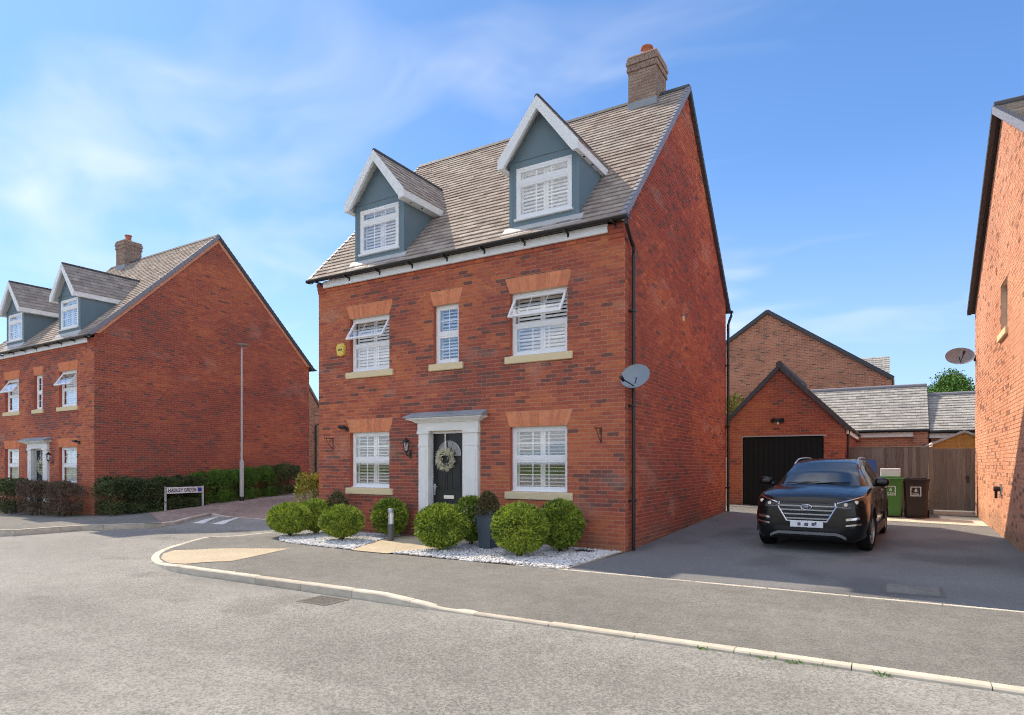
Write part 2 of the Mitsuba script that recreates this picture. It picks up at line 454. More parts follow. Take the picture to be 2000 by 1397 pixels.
put('driveway', sheet(DRIVE, lambda x, y: H(x, y), 0.6), 'asphalt_drive', kind='structure', label='dark tarmac driveway between two brick houses')
put('garden_path', sheet(PATH, lambda x, y: H(x, y) + 0.012, 0.6), 'buff', kind='structure', label='sandy resin path leading to the black front door')
put('gravel_bed', sheet(gravel_bed, lambda x, y: H(x, y) - 0.01, 0.6), 'soil', kind='structure')
put('tactile_paving', sheet(BUFF, lambda x, y: Pz(x, y) + 0.006, 0.25), 'buff', kind='structure', label='buff paved triangle at the pavement corner')

LK = [(-13.5, 1.1), (-13.1, .2), (-12.6, -.4), (-12.45, -.95), (-12.85, -1.75), (-13.3, -2.5), (-13.4, -3.9), (-14.8, -5.6), (-18, -6.0), (-40, -6.0)]
road = sbox(-70, -70, 60, 1.12).difference(kerb_in.buffer(-0.06)).difference(Polygon([(-13.5, 2.0)] + LK + [(-70, -6.0), (-70, 2.0)]))
near = road.intersection(sbox(-14, -12, 9, 1.12))
put('road__base', sheet(sbox(-13.8, -1.4, -8.7, 2.6), lambda x, y: Rz(x, y) - 0.03, 0.6), 'asphalt_road')
put('road', sheet(road.difference(near), lambda x, y: Rz(x, y), 4.0), 'asphalt_road', kind='structure', label='light grey worn tarmac road')
put('road__surface', sheet(near, lambda x, y: Rz(x, y), 0.6), 'asphalt_road')


def Gp(x, y):
    t = np.clip((-12.3 - np.asarray(x, float)) / 1.5, 0, 1)
    return Rz(x, y) * (1 - t) + G(x, y) * t


pav = Polygon([(-8.75, 1.12), (-13.5, 1.12), (-13.1, .2), (-12.6, -.4), (-12.44, -1.0), (-15.2, .26), (-15.7, .3), (-15.7, 14), (-8.8, 14)])
put('block_paving', sheet(pav, Gp, 0.4), 'paver', kind='structure', label='pinkish block paving of the side street')
lp = Polygon([(-12.44, -1.0), (-12.85, -1.75), (-13.3, -2.5), (-13.4, -3.9), (-14.8, -5.6), (-18, -6.0), (-40, -6.0), (-40, -1.2), (-16.4, -1.2), (-15.2, .26)])
put('pavement', sheet(lp, G, 0.7), 'asphalt_pave', kind='structure', label='tarmac pavement in shade before the left house')
put('ground', MB().add([[-900, -900, -0.6], [900, -900, -0.6], [900, 900, -0.6], [-900, 900, -0.6]], [[0, 1, 2], [0, 2, 3]]), 'grass', kind='structure')
put('garden_ground', sheet(unary_union([sbox(-60, -1.3, -15.0, 30), sbox(-60, 12.6, 40, 60), sbox(-8.8, 7.7, -0.7, 13), sbox(9, -2.2, 40, 13)]), lambda x, y: np.where(np.asarray(x) < -12.4, G(x, y), H(x, y)) - 0.02, 1.5), 'grass', kind='structure')


def kerbstones(parent, line, length, topz, roadz, side):
    """one stone after another along the line, its outer face on the line"""
    L = line.length; n = max(1, int(round(L / length)))
    for i in range(n):
        a, b = i * L / n + 0.004, (i + 1) * L / n - 0.004
        k = 3
        ss = np.linspace(a, b, k)
        P = np.array([line.interpolate(s).coords[0] for s in ss])
        t = np.array([np.subtract(line.interpolate(min(s + .05, L)).coords[0], line.interpolate(max(s - .05, 0)).coords[0]) for s in ss])
        t /= np.linalg.norm(t, axis=1, keepdims=True)
        nrm = np.column_stack([t[:, 1], -t[:, 0]]) * side
        z = topz(P[:, 0], P[:, 1]) + rng.normal(0, 0.0015)
        w, c = 0.125, 0.014
        prof = [(0, -0.28), (0, -c), (c, 0), (w - c * .4, 0), (w, -c * .4), (w, -0.28)]
        v = np.array([[*(P[m] + nrm[m] * u), z[m] + h if h > -0.2 else z[m] - 0.3] for m in range(k) for u, h in prof])
        f = []; q = len(prof)
        for m in range(k - 1):
            for j in range(q - 1):
                f += [[m * q + j, m * q + j + 1, (m + 1) * q + j + 1], [m * q + j, (m + 1) * q + j + 1, (m + 1) * q + j]]
        for m, o in ((0, 1), (k - 1, -1)):
            idx = [m * q + j for j in range(q)]
            for j in range(1, q - 1):
                f.append([idx[0], idx[j], idx[j + 1]][::o])
        put(parent + '__kerb_stone', MB().add(v, f, (rng.random(), 0.0)), 'concrete')


kerbstones('pavement', LineString([(9.3, -4.98)] + KERB[1:-1] + [(-8.83, 5.0)]), 0.915,
           lambda x, y: Pz(x, y) + 0.004, Rz, 1)
kerbstones('block_paving', LineString([(-13.5, 1.12), (-8.86, 1.12)]), 0.915, lambda x, y: Gp(x, y) + 0.004, Rz, -1)
kerbstones('pavement_001', LineString(LK[::-1]), 0.915, lambda x, y: G(x, y) + 0.003, Rz, -1)
# pin kerb between drive and pavement, and along the gravel
for k, (a, b) in enumerate([((0.0 + 0.915 * i, -2.22), (0.0 + 0.915 * (i + 1), -2.22)) for i in range(-1, 9)]):
    x0, x1 = a[0] + 0.004, b[0] - 0.004
    put('driveway__edging_stone', MB().box(x0, x1, -2.275, -2.225, -0.2, 0.006 + rng.random() * .003, (rng.random() * .5, 0), c=0.006), 'concrete')
put('driveway__edging_stone', MB().box(-0.115, -0.065, -2.2, -0.06, -0.2, 0.012, (0.9, 0)), 'concrete')

# ramp triangles painted on the side road
for i, (a, b, c) in enumerate([((-12.38, -0.19), (-11.95, -0.14), (-13.10, 1.06)), ((-11.65, -0.12), (-11.22, -0.05), (-12.22, 1.08))]):
    put('road_marking', sheet(Polygon([a, b, (c[0] + .1, c[1]), c]), lambda x, y: Rz(x, y) + 0.008, 0.2), 'road_paint', label='white painted triangle on the side road, ' + ('nearer the left kerb' if i == 0 else 'second from the left kerb'), cat='road marking', group='white ramp triangles on the side road')

# white decorative gravel: one heap of pebbles
ico = trimesh.creation.icosphere(subdivisions=0, radius=1.0)
pts = []
gb = prep(gravel_bed.buffer(-0.02))
while len(pts) < 15500:
    q = rng.uniform((-7.7, -2.3), (0, 0.05), (4000, 2))
    pts += [a for a in q if gb.contains(Point(a))]
pts = np.array(pts[:15500]); n = len(pts)
sz = rng.uniform(0.011, 0.022, (n, 1)) * rng.uniform(0.6, 1.3, (n, 3)); sz[:, 2] *= 0.75
base = np.asarray(ico.vertices)
ang = rng.uniform(0, 6.28, n); ca, sa = np.cos(ang), np.sin(ang)
lv = base[None] * sz[:, None] * rng.uniform(0.85, 1.15, (n, 12, 1))
vx = lv[..., 0] * ca[:, None] - lv[..., 1] * sa[:, None] + pts[:, :1]
vy = lv[..., 0] * sa[:, None] + lv[..., 1] * ca[:, None] + pts[:, 1:]
vz = lv[..., 2] + rng.uniform(-0.006, 0.016, (n, 1)) + 0.006 + 0.02 * (meshkit.noise(np.column_stack([pts * 2.2, pts[:, 0] * 0]))[:, None] - 0.4)
uvp = np.repeat(np.column_stack([rng.random(n), np.zeros(n)]), 12, 0)
ff = (np.asarray(ico.faces)[None] + 12 * np.arange(n)[:, None, None]).reshape(-1, 3)
put('gravel', MB().add(np.stack([vx, vy, vz], -1).reshape(-1, 3), ff, uvp), 'pebble', kind='stuff', label='white decorative gravel in the front bed', cat='gravel')


# ------------------------------------------------------------------ brickwork, roofs, windows
def bricks(holder, tf, org, U, N, region, z0, near=None, parts=0, proud=0.007, tone=0.0, seed=1, name='brick', dark=0.15, pal=0.0):
    """stretcher bond over the region (u, z): every brick a box standing proud of the mortar"""
    g = np.random.default_rng(seed); pr = prep(region); x0, y0, x1, y1 = region.bounds
    L, Hh, j = 0.225, 0.075, 0.010
    got = []
    for r in range(int((y0 - z0) / Hh) - 1, int((y1 - z0) / Hh) + 2):
        za = z0 + r * Hh + j / 2; zb = za + Hh - j
        for k in range(int(x0 / L) - 2, int(x1 / L) + 2):
            ua = k * L + (0.1125 if r % 2 else 0.0) + j / 2; ub = ua + L - j
            t = g.random(); p = proud + g.normal(0, 0.0012)
            zone = float(meshkit.fbm(np.array([[ua * 0.55 + seed, za * 0.9, seed]]), 3, seed)[0])
            if t < dark * (0.25 + 6.0 * max(0.0, zone - 0.42)):
                tn = 0.94
            else:
                tn = min(0.84, max(0.0, 0.40 + 1.5 * (0.5 - zone) * -1 + g.normal(0, 0.17) + tone))
            c = sbox(ua, za, ub, zb)
            if pr.contains(c):
                polys = [None]
            elif pr.intersects(c):
                q = region.intersection(c); polys = [a for a in getattr(q, 'geoms', [q]) if a.geom_type == 'Polygon' and a.area > 2e-4]
            else:
                continue
            for a in polys:
                if a is None:
                    q = np.array([[ua, za], [ub, za], [ub, zb], [ua, zb]])
                    top = [[0, 1, 2], [0, 2, 3]]
                else:
                    v2, f2 = trimesh.creation.triangulate_polygon(a, engine='earcut')
                    q = np.array(a.exterior.coords)[:-1]
                    if not a.exterior.is_ccw:
                        q = q[::-1]
                    if len(q) != len(v2):
                        q = np.array(a.convex_hull.exterior.coords)[:-1]; q = q if a.convex_hull.exterior.is_ccw else q[::-1]
                    top = [[0, i, i + 1] for i in range(1, len(q) - 1)]
                m = len(q)
                P = np.asarray(org) + q[:, :1] * np.asarray(U) + q[:, 1:] * Z3
                v = np.vstack([P + p * np.asarray(N), P - 0.004 * np.asarray(N)])
                f = list(top)
                for i in range(m):
                    k2 = (i + 1) % m
                    f += [[i, m + i, m + k2], [i, m + k2, k2]]
                got.append((v, f, (tn, pal), P.mean(0)))
    if parts:
        order = np.argsort([np.linalg.norm(x[3] - near) for x in got])
    else:
        order = np.arange(len(got))
    rest = MB(tf)
    for n_, i in enumerate(order):
        v, f, uv, _ = got[i]
        if n_ < parts:
            put(f'{holder}__{name}', MB(tf).add(v, f, uv), 'brick')
        else:
            rest.add(v, f, uv)
    if rest.n:
        put(f'{holder}__{name}work', rest, 'brick', kind='stuff')


def tiles(holder, tf, org, U, S, N, width, length, gauge, tw, holes=None, parts=0, near=None, kind=0.0, seed=3, tone=0.0, th=0.029, name='tile'):
    g = np.random.default_rng(seed); got = []
    org, U, S, N = map(np.asarray, (org, U, S, N))
    rows = int(math.ceil(length / gauge))
    for r in range(rows):
        off = (tw / 2 if r % 2 else 0.0)
        for k in range(-1, int(width / tw) + 1):
            a, b = max(0.0, k * tw + off + 0.002), min(width, (k + 1) * tw + off - 0.002)
            if b - a < 0.03:
                continue
            s0, s1 = r * gauge, min((r + 1) * gauge + 0.02, length)
            if holes is not None and any(a > h[0] and b < h[1] and s0 > h[2] and s1 < h[3] for h in holes):
                continue
            h = th + g.normal(0, 0.0025); e = g.normal(0, 0.002)
            t = float(np.clip(g.beta(2, 2) + tone, 0, 1))
            q = [(a, s0 + e, h), (b, s0 + e, h + g.normal(0, .001)), (b, s1, 0.006), (a, s1, 0.006), (a, s0 + e, 0.0), (b, s0 + e, 0.0), (b, s1, 0), (a, s1, 0)]
            v = np.array([org + u * U + s * S + hh * N for u, s, hh in q])
            f = [[0, 1, 2], [0, 2, 3], [4, 5, 1], [4, 1, 0], [5, 6, 2], [5, 2, 1], [7, 4, 0], [7, 0, 3]]
            got.append((v, f, (t, kind)))
    order = np.argsort([np.linalg.norm(x[0][0] - near) for x in got]) if parts else range(len(got))
    rest = MB(tf)
    for n_, i in enumerate(order):
        if n_ < parts:
            put(f'{holder}__{name}', MB(tf).add(*got[i]), 'tile')
        else:
            rest.add(*got[i])
    if rest.n:
        put(f'{holder}__{name}s', rest, 'tile', kind='stuff')


def ring(mb, x0, x1, z0, z1, w, y0, y1, c=0.006):
    mb.box(x0, x1, y0, y1, z0, z0 + w, c=c); mb.box(x0, x1, y0, y1, z1 - w, z1, c=c)
    mb.box(x0, x0 + w, y0 + .001, y1 - .001, z0 + w - .002, z1 - w + .002, c=c); mb.box(x1 - w, x1, y0 + .001, y1 - .001, z0 + w - .002, z1 - w + .002, c=c)


def rotx(mb, y, z, deg):
    a = math.radians(deg); m = np.eye(4)
    m[1:3, 1:3] = [[math.cos(a), -math.sin(a)], [math.sin(a), math.cos(a)]]
    m[:3, 3] = np.array([0, y, z]) - m[:3, :3] @ np.array([0, y, z])
    mb.tf = m if mb.tf is None else mb.tf @ m
    return mb


def window(key, tf, x0, x1, z0, z1, y, opened=False, cols=3, slat=35, detail=True, split=0.5, shut=True, transom=None):
    """white casement in a front wall, its outer face at y (facing -y)"""
    fw = 0.055
    zt = z0 + (z1 - z0) * split if transom is None else transom
    fr = MB(tf); ring(fr, x0, x1, z0, z1, fw, y, y + 0.07)
    fr.box(x0 + fw, x1 - fw, y + .002, y + 0.068, zt - 0.032, zt + 0.032, c=0.006)
    put(f'{key}__frame', fr, 'white_pvc')
    gw = 0.020
    # lower light
    a0, a1, b0, b1 = x0 + fw - .004, x1 - fw + .004, z0 + fw - .004, zt - 0.03
    ls = MB(tf); ring(ls, a0, a1, b0, b1, 0.04, y + 0.006, y + 0.05)
    put(f'{key}__sash', ls, 'white_pvc')

    def bars(mb, a0, a1, b0, b1, yy, rows=2):
        for k in range(1, cols):
            u = a0 + (a1 - a0) * k / cols
            mb.box(u - gw / 2, u + gw / 2, yy - 0.004, yy + 0.004, b0, b1)
        for k in range(1, rows):
            w = b0 + (b1 - b0) * k / rows
            mb.box(a0, a1, yy - 0.0025, yy + 0.0025, w - gw / 2, w + gw / 2)
    mb = MB(tf); bars(mb, a0 + .04, a1 - .04, b0 + .04, b1 - .04, y + 0.034); put(f'{key}__glazing_bar', mb, 'white_pvc')
    put(f'{key}__pane', MB(tf).add([[a0 + .035, y + 0.024, b0 + .035], [a1 - .035, y + 0.024, b0 + .035], [a1 - .035, y + 0.024, b1 - .035], [a0 + .035, y + 0.024, b1 - .035]], [[0, 1, 2], [0, 2, 3]]), 'glass', uv=False)
    # upper light, hung at its top edge
    c0, c1 = zt + 0.03, z1 - fw + .004
    mk = [MB(tf), MB(tf), MB(tf)]
    yo = y - 0.004 if opened else y + 0.004
    ring(mk[0], a0, a1, c0, c1, 0.045, yo, yo + 0.045)
    bars(mk[1], a0 + .045, a1 - .045, c0 + .045, c1 - .045, yo + 0.03, 2 if (c1 - c0) > .4 else 1)
    mk[2].add([[a0 + .04, yo + 0.02, c0 + .04], [a1 - .04, yo + 0.02, c0 + .04], [a1 - .04, yo + 0.02, c1 - .04], [a0 + .04, yo + 0.02, c1 - .04]], [[0, 1, 2], [0, 2, 3]])
    if opened:
        for m in mk:
            rotx(m, y, c1, -opened)
    put(f'{key}__sash', mk[0], 'white_pvc', label='open top-hung sash' if opened else None)
    put(f'{key}__glazing_bar', mk[1], 'white_pvc')
    put(f'{key}__pane', mk[2], 'glass', uv=False)
    if not shut:
        return
    # plantation shutters inside
    ys = y + 0.125
    sf = MB(tf); xm = (x0 + x1) / 2
    pan = [(x0 + .05, xm - .004), (xm + .004, x1 - .05)] if x1 - x0 > 0.8 else [(x0 + .05, x1 - .05)]
    for p0, p1 in pan:
        ring(sf, p0, p1, z0 + .03, z1 - .03, 0.048, ys - .014, ys + .014, 0.004)
        sf.box(p0 + .04, p1 - .04, ys - .013, ys + .013, zt - .03, zt + .03)
    put(f'{key}__shutter_frame', sf, 'white_paint')
    st = MB(tf) if not detail else None
    zz = np.arange(z0 + .115, z1 - .09, 0.070)
    for p0, p1 in pan:
        for q in zz:
            if abs(q - zt) < 0.055:
                continue
            m = st if st is not None else MB(tf)
            an = math.radians(slat + rng.normal(0, 1.5)); cs, sn = math.cos(an) * .032, math.sin(an) * .032
            e = 0.004
            v = [[u, ys + s1 * cs + s2 * e * math.sin(an) * -1, q + s1 * sn + s2 * e * math.cos(an)] for u in (p0 + .046, p1 - .046) for s1 in (-1, 1) for s2 in (-1, 1)]
            m.add(v, BOXF)
            if st is None:
                put(f'{key}__shutter_slat', m, 'white_paint')
    if st is not None:
        put(f'{key}__shutter_slats', st, 'white_paint', kind='stuff')


def flat_arch(root, tf, x0, x1, b0, b1, z0, z1, detail=True):
    """gauged flat arch: splayed brick voussoirs on edge"""
    n = int(round((x1 - x0) / 0.078)); key = numbered(f'{root}__lintel')
    core = MB(tf); core.prism(Polygon([(b0, z0), (b1, z0), (x1, z1), (x0, z1)]), (0, 0, 0), X3, Z3, -Y3, -0.06, 0.003)
    scene[key] = mikit.ply((core.get()[0], core.get()[1]), 'mortar')
    labels[key] = {'label': 'splayed orange brick arch over a window'}
    rest = MB(tf)
    for i in range(n):
        t0, t1 = (i + 0.09) / n, (i + 0.91) / n
        q = [(b0 + (b1 - b0) * t0, z0 + .003), (b0 + (b1 - b0) * t1, z0 + .003), (x0 + (x1 - x0) * t1, z1 - .003), (x0 + (x1 - x0) * t0, z1 - .003)]
        d = 0.009 + rng.normal(0, .0008)
        v = [[u, -d, w] for u, w in q] + [[u, 0.0, w] for u, w in q]
        f = [[0, 1, 2], [0, 2, 3]] + [x for i_ in range(4) for x in ([i_, 4 + i_, 4 + (i_ + 1) % 4], [i_, 4 + (i_ + 1) % 4, (i_ + 1) % 4])]
        if detail:
            put(f'{key}__brick', MB(tf).add(v, f, (rng.random(), 1.0)), 'brick')
        else:
            rest.add(v, f, (rng.random(), 1.0))
    if rest.n:
        put(f'{key}__brickwork', rest, 'brick', kind='stuff')


WINS = [  # x0, x1, z0, z1 of the opening, floor, columns
    ('left', -6.66, -5.47, 3.66, 4.88), ('narrow', -4.25, -3.6, 3.66, 4.88), ('right', -2.37, -1.13, 3.66, 4.88),
    ('left', -6.66, -5.47, 1.03, 2.28), ('right', -2.37, -1.13, 1.03, 2.28)]


def detached_house(root, tf, D, zA, zE=5.86, detail=True, chim=-0.93, opened=(0, 2), base=-0.5, seed=5, doorkey=None, slats=(58, 40, 52, 12, 8)):
    """the two-and-a-half-storey brick house; local frame: right front corner at the origin, front facing -y"""
    W = 7.67; wt = 0.30
    # ---- walls
    openings = [sbox(x0, z0, x1, z1) for _, x0, x1, z0, z1 in WINS] + [sbox(-4.39, base - 1, -3.46, 2.24)]
    front = sbox(-W, base, 0, zE - 0.05).difference(unary_union(openings))
    mb = MB(tf); mb.prism(front, (0, 0, 0), X3, Z3, -Y3, -wt, 0.0)
    rise = (zA - zE) / (D / 2 + 0.25)
    gz = lambda y: zE + rise * (min(y, D - y) + 0.25) - 0.05
    gab = Polygon([(wt, base), (D - wt, base), (D - wt, gz(D - wt)), (D / 2, gz(D / 2)), (wt, gz(wt))])
    mb.prism(gab, (0, 0, 0), Y3, Z3, X3, -wt, 0.0)
    mb.prism(gab, (-W, 0, 0), Y3, Z3, -X3, -wt, 0.0)
    mb.box(-W, 0, D - wt, D, base, zE - .05)
    wall = put(f'{root}__wall', mb, 'mortar')
    fl = MB(tf)
    for z in (0.15, 2.75, 5.35):
        fl.box(-W + wt, -wt, wt, D - wt, z, z + 0.15)
    fl.box(-W + wt, -wt, D / 2, D / 2 + 0.1, 0.3, zE)
    put(f'{root}__interior_floor', fl, 'interior')
    arches = []
    for nme, x0, x1, z0, z1 in WINS:
        arches.append(Polygon([(x0, z1), (x1, z1), (x1 + .11, z1 + .30), (x0 - .11, z1 + .30)]).buffer(0.004, join_style=2))
        arches.append(sbox(x0 - .10, z0 - .155, x1 + .14 if False else x1 + .12, z0))
    door_clear = sbox(-4.64, base, -3.06, 2.55)
    freg = sbox(-W, base + .1, 0, 5.70).difference(unary_union(openings + arches + [door_clear]))
    cam = CAM - tf[:3, 3]
    bricks(wall, tf, (0, 0, 0), X3, -Y3, freg, 0.03 - 0.075 * 8, near=cam, parts=300 if detail else 0, seed=seed)
    greg = Polygon([(0, base + .1), (D, base + .1), (D, gz(D) - .0), (D / 2, gz(D / 2)), (0, gz(0))])
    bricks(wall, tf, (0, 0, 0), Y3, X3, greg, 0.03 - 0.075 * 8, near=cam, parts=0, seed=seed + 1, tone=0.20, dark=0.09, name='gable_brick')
    if detail:
        bricks(wall, tf, (-W, D, 0), -Y3, -X3, Polygon([(0, 0), (D, 0), (D, 5.7), (0, 5.7)]), 0.03 - 0.075 * 8, seed=seed + 2, name='side_brick')
    # corbelled eaves corners
    for x0, x1 in ((-0.30, 0.0), (-W, -W + 0.22)):
        cb = MB(tf)
        for i in range(4):
            o = 0.012 + 0.022 * i
            cb.box(x0, x1, -o, 0.05, 5.50 + i * 0.078, 5.577 + i * 0.078, (0.3 + .15 * i, 0.0))
        put(f'{root}__corbel', cb, 'brick')
    bc = MB(tf)
    for i in range(int((W - .5) / 0.225)):
        bc.box(-W + .22 + i * .225, -W + .22 + i * .225 + .215, -0.024, 0.01, 5.608, 5.673, (rng.random() * .6, 0))
    put(f'{root}__string_course', bc, 'brick', kind='stuff')
    # ---- roof
    S = np.array([0, 1, rise]); S /= np.linalg.norm(S); N = np.array([0, -S[2], S[1]])
    o = 0.07; half = D / 2 + 0.25; sl = half * math.hypot(1, rise)
    deck = MB(tf)
    hole_x = [(-6.42, -5.13), (-2.31, -0.96)]
    tops = [(1.35 + .25) * math.hypot(1, rise)] * 2
    dp = sbox(0, 0, W + 2 * o, sl).difference(unary_union([sbox(a + W + o, 0.42, b + W + o, t) for (a, b), t in zip(hole_x, tops)]))
    org = np.array([-W - o, -0.25, zE])
    deck.prism(dp, org, X3, S, N, -0.04, 0.0)
    S2 = np.array([0, -S[1], S[2]]); N2 = np.array([0, S[2], S[1]])
    deck.prism(sbox(0, 0, W + 2 * o, sl), (o, D + 0.25, zE), -X3, S2, N2, -0.04, 0.0)
    roof = put(f'{root}__roof', deck, 'ridge_dark')
    holes = [(a + W + o, b + W + o, 0.45, t) for (a, b), t in zip(hole_x, tops)]
    tiles(roof, tf, org, X3, S, N, W + 2 * o, sl, 0.168, 0.30, holes, 300 if detail else 0, cam, 0.0, seed)
    tiles(roof, tf, (o, D + .25, zE), -X3, S2, N2, W + 2 * o, sl, 0.168, 0.30, None, 0, cam, 0.0, seed + 9)
    # ridge tiles and verge caps
    for k in range(17):
        x0 = -W - o + (W + 2 * o) * k / 17; x1 = x0 + (W + 2 * o) / 17 - 0.008
        r_ = MB(tf); c = zA
        v = [[x, D / 2 + yy, c + zz] for x in (x0, x1) for yy, zz in ((-0.13, -0.075), (-0.05, .03), (0, .045), (0.05, .03), (0.13, -0.075), (0.11, -.10), (-.11, -.10))]
        f = []
        for j in range(7):
            q = (j + 1) % 7; f += [[j, q, 7 + q], [j, 7 + q, 7 + j]]
        for j in range(1, 6):
            f += [[0, j + 1, j], [7, 7 + j, 7 + j + 1]]
        r_.add(v, f)
        put(f'{root}__ridge_tile', r_, 'ridge_dark')
    for side, (oy, SS, NN) in enumerate(((-0.25, S, N), (D + 0.25, S2, N2))):
        nn = int(sl / 0.168)
        for ex in (o, -W - o):
            vp = MB(tf)
            sg = 1 if ex > -1 else -1
            for k in range(nn + 1):
                s0, s1 = k * 0.168, min((k + 1) * 0.168 - .004, sl)
                P = np.array([ex, oy, zE])
                q = [(u, s, h) for u in (-0.055, 0.022) for s, h in ((s0, .040), (s1, .022), (s1, -.085), (s0, -.10))]
                v = [P + sg * u * X3 + s * SS + h * NN for u, s, h in q]
                f = [[0, 1, 2], [0, 2, 3], [4, 6, 5], [4, 7, 6], [0, 4, 5], [0, 5, 1], [3, 2, 6], [3, 6, 7], [0, 3, 7], [0, 7, 4], [1, 5, 6], [1, 6, 2]]
                vp.add(v, f)
            put(f'{root}__verge_cap', vp, 'verge_grey' if side == 0 else 'ridge_dark')
    if not detail:
        for sd, (oy, SS, NN) in enumerate(((-0.25, S, N), (D + 0.25, S2, N2))):
            P = np.array([0.045, oy, zE]); q = [(u, s_, h) for u in (-.05, 0.0) for s_, h in ((.25, -.095), (sl - .05, -.095), (sl - .05, -.20), (.35, -.20))]
            bd = MB(tf); bd.add([P + u * X3 + s_ * SS + h * NN for u, s_, h in q], [[0, 1, 2], [0, 2, 3], [4, 6, 5], [4, 7, 6], [0, 4, 5], [0, 5, 1], [3, 2, 6], [3, 6, 7], [0, 3, 7], [0, 7, 4], [1, 5, 6], [1, 6, 2]], (.4, 3.0))
            put(f'{root}__verge_bedding', bd, 'brick')
    # fascia, gutter, brackets, downpipe
    put(f'{root}__fascia', MB(tf).box(-W + .22, -0.30, -0.085, -0.03, zE - .175, zE - .02, c=.004), 'white_pvc')
    ys = -0.20
    for yy, nm in ((ys - .0, 0), (D + .25, 1)):
        gu = MB(tf); an = np.linspace(math.pi, 2 * math.pi, 9)
        for R, flip in ((0.062, 1), (0.055, -1)):
            v = [[x, yy + R * math.cos(a), zE + .015 + R * math.sin(a)] for x in (-W - .16, 0.14) for a in an]
            f = []
            for j in range(8):
                f += [[j, j + 1, 10 + j][::flip], [j, 10 + j, 9 + j][::flip]]
            gu.add(v, f)
        for x in (-W - .16, 0.14):
            gu.lathe([(0, 0), (0.062, 0)], 16, (0, 0, 0)) if False else gu.box(x - .006, x + .006, yy - .062, yy + .062, zE - .045, zE + .018)
        put(f'{root}__gutter', gu, 'black_pvc')
    for k in range(9):
        x = -W + .15 + k * (W - .3) / 8
        b_ = MB(tf); b_.box(x - .02, x + .02, ys - .075, -0.04, zE - .075, zE - .045, c=.004); b_.box(x - .02, x + .02, -0.09, -0.082, zE - .13, zE - .05)
        put(f'{root}__gutter_bracket', b_, 'black_pvc')
    for nm, (yd, y0) in enumerate(((0.20, -0.20), (D - .05, D + .25)) if detail else ()):
        dpz = MB(tf)
        dpz.tube([(0.10, y0, zE - .03), (0.10, y0, zE - .12), (0.085, y0 * .4 + yd * .6, zE - .30), (0.085, yd, zE - .42), (0.085, yd, zE - .6)], 0.036, 10)
        dpz.tube([(0.085, yd, zE - .58), (0.085, yd, base if nm else 0.02)], 0.034, 12)
        dp_ = put(f'{root}__downpipe', dpz, 'black_pvc')
        for z in (0.9, 2.6, 4.3):
            put(f'{dp_}__clip', MB(tf).box(0.0, 0.125, yd - .055, yd + .055, z - .018, z + .018, c=.004), 'black_pvc')
    # ---- chimney
    x0 = chim - .335; ch = MB(tf); cy0 = D / 2 - .36; cy1 = D / 2 + .36
    chk = numbered(f'{root}__chimney')
    zc0, zc1 = zA - .75, zA + .86
    ch.box(x0 + .008, x0 + .662, cy0 + .008, cy1 - .008, zc0 - .3, zc1 - .02)
    scene[chk] = mikit.ply(ch.get()[:2], 'mortar')
    cbk = MB(tf)
    for face, (P, U, Nn, L) in enumerate((((x0, cy0, 0), X3, -Y3, .67), ((x0 + .67, cy0, 0), Y3, X3, .72), ((x0 + .67, cy1, 0), -X3, Y3, .67), ((x0, cy1, 0), -Y3, -X3, .72))):
        z = zc0; row = 0
        while z < zc1 - .05:
            cor = {1: .028, 2: .045, 3: .02, 4: .03}.get(int(round((zc1 - z) / .075)), 0.0)
            u = -cor
            while u < L + cor - .01:
                w = .2233 if row % 2 == 0 or u > -cor else .1117
                e = min(u + w - .010, L + cor - .002)
                v = [np.array(P) + a * U + h * Z3 + d * Nn for d in (cor + .002, -.01) for a, h in ((u, z), (e, z), (e, z + .065), (u, z + .065))]
                cbk.add(v, [[0, 1, 2], [0, 2, 3]] + [x for i_ in range(4) for x in ([i_, 4 + i_, 4 + (i_ + 1) % 4], [i_, 4 + (i_ + 1) % 4, (i_ + 1) % 4])], (rng.random(), 2.0))
                u += w
            z += .075; row += 1
    put(f'{chk}__brickwork', cbk, 'brick', kind='stuff')
    put(f'{chk}__cap', MB(tf).box(x0 - .02, x0 + .69, cy0 - .02, cy1 + .02, zc1 - .02, zc1 + .02, c=.01), 'mortar')
    fz = zA - rise * .36
    put(f'{chk}__flashing', MB(tf).box(x0 - .012, x0 + .682, cy0 - .014, cy1 + .014, fz - .1, fz + .17, c=.004), 'lead')
    put(f'{chk}__pot', MB(tf).lathe([(0.0, zc1), (.15, zc1), (.125, zc1 + .07), (.115, zc1 + .18), (.112, zc1 + .27), (.145, zc1 + .29), (.145, zc1 + .33), (.09, zc1 + .335), (.08, zc1 + .2), (0, zc1 + .2)], 20, (x0 + .335, D / 2 - .02, 0)), 'terracotta', 40)
    # ---- windows
    for i, (nme, x0, x1, z0, z1) in enumerate(WINS):
        key = numbered(f'{root}__window')
        window(key, tf, x0, x1, z0, z1, 0.085, 33 if i in opened else False, 2 if nme == 'narrow' else 3, slats[i], detail)
        flat_arch(root, tf, x0 - .11, x1 + .11, x0, x1, z1, z1 + .30, detail)
        put(f'{root}__sill', MB(tf).box(x0 - .10, x1 + .12, -0.055, 0.10, z0 - .15, z0 - .012, c=.008), 'stone_sill')
        put(f'{key}__cill', MB(tf).box(x0 + .004, x1 - .004, 0.03, 0.16, z0 - .012, z0 + .012, c=.004), 'white_pvc')
        rv = MB(tf)
        rv.box(x0 - .001, x0 + .0015, 0.0, 0.2, z0, z1); rv.box(x1 - .0015, x1 + .001, 0.0, 0.2, z0, z1)
        put(f'{root}__reveal', rv, 'brick')
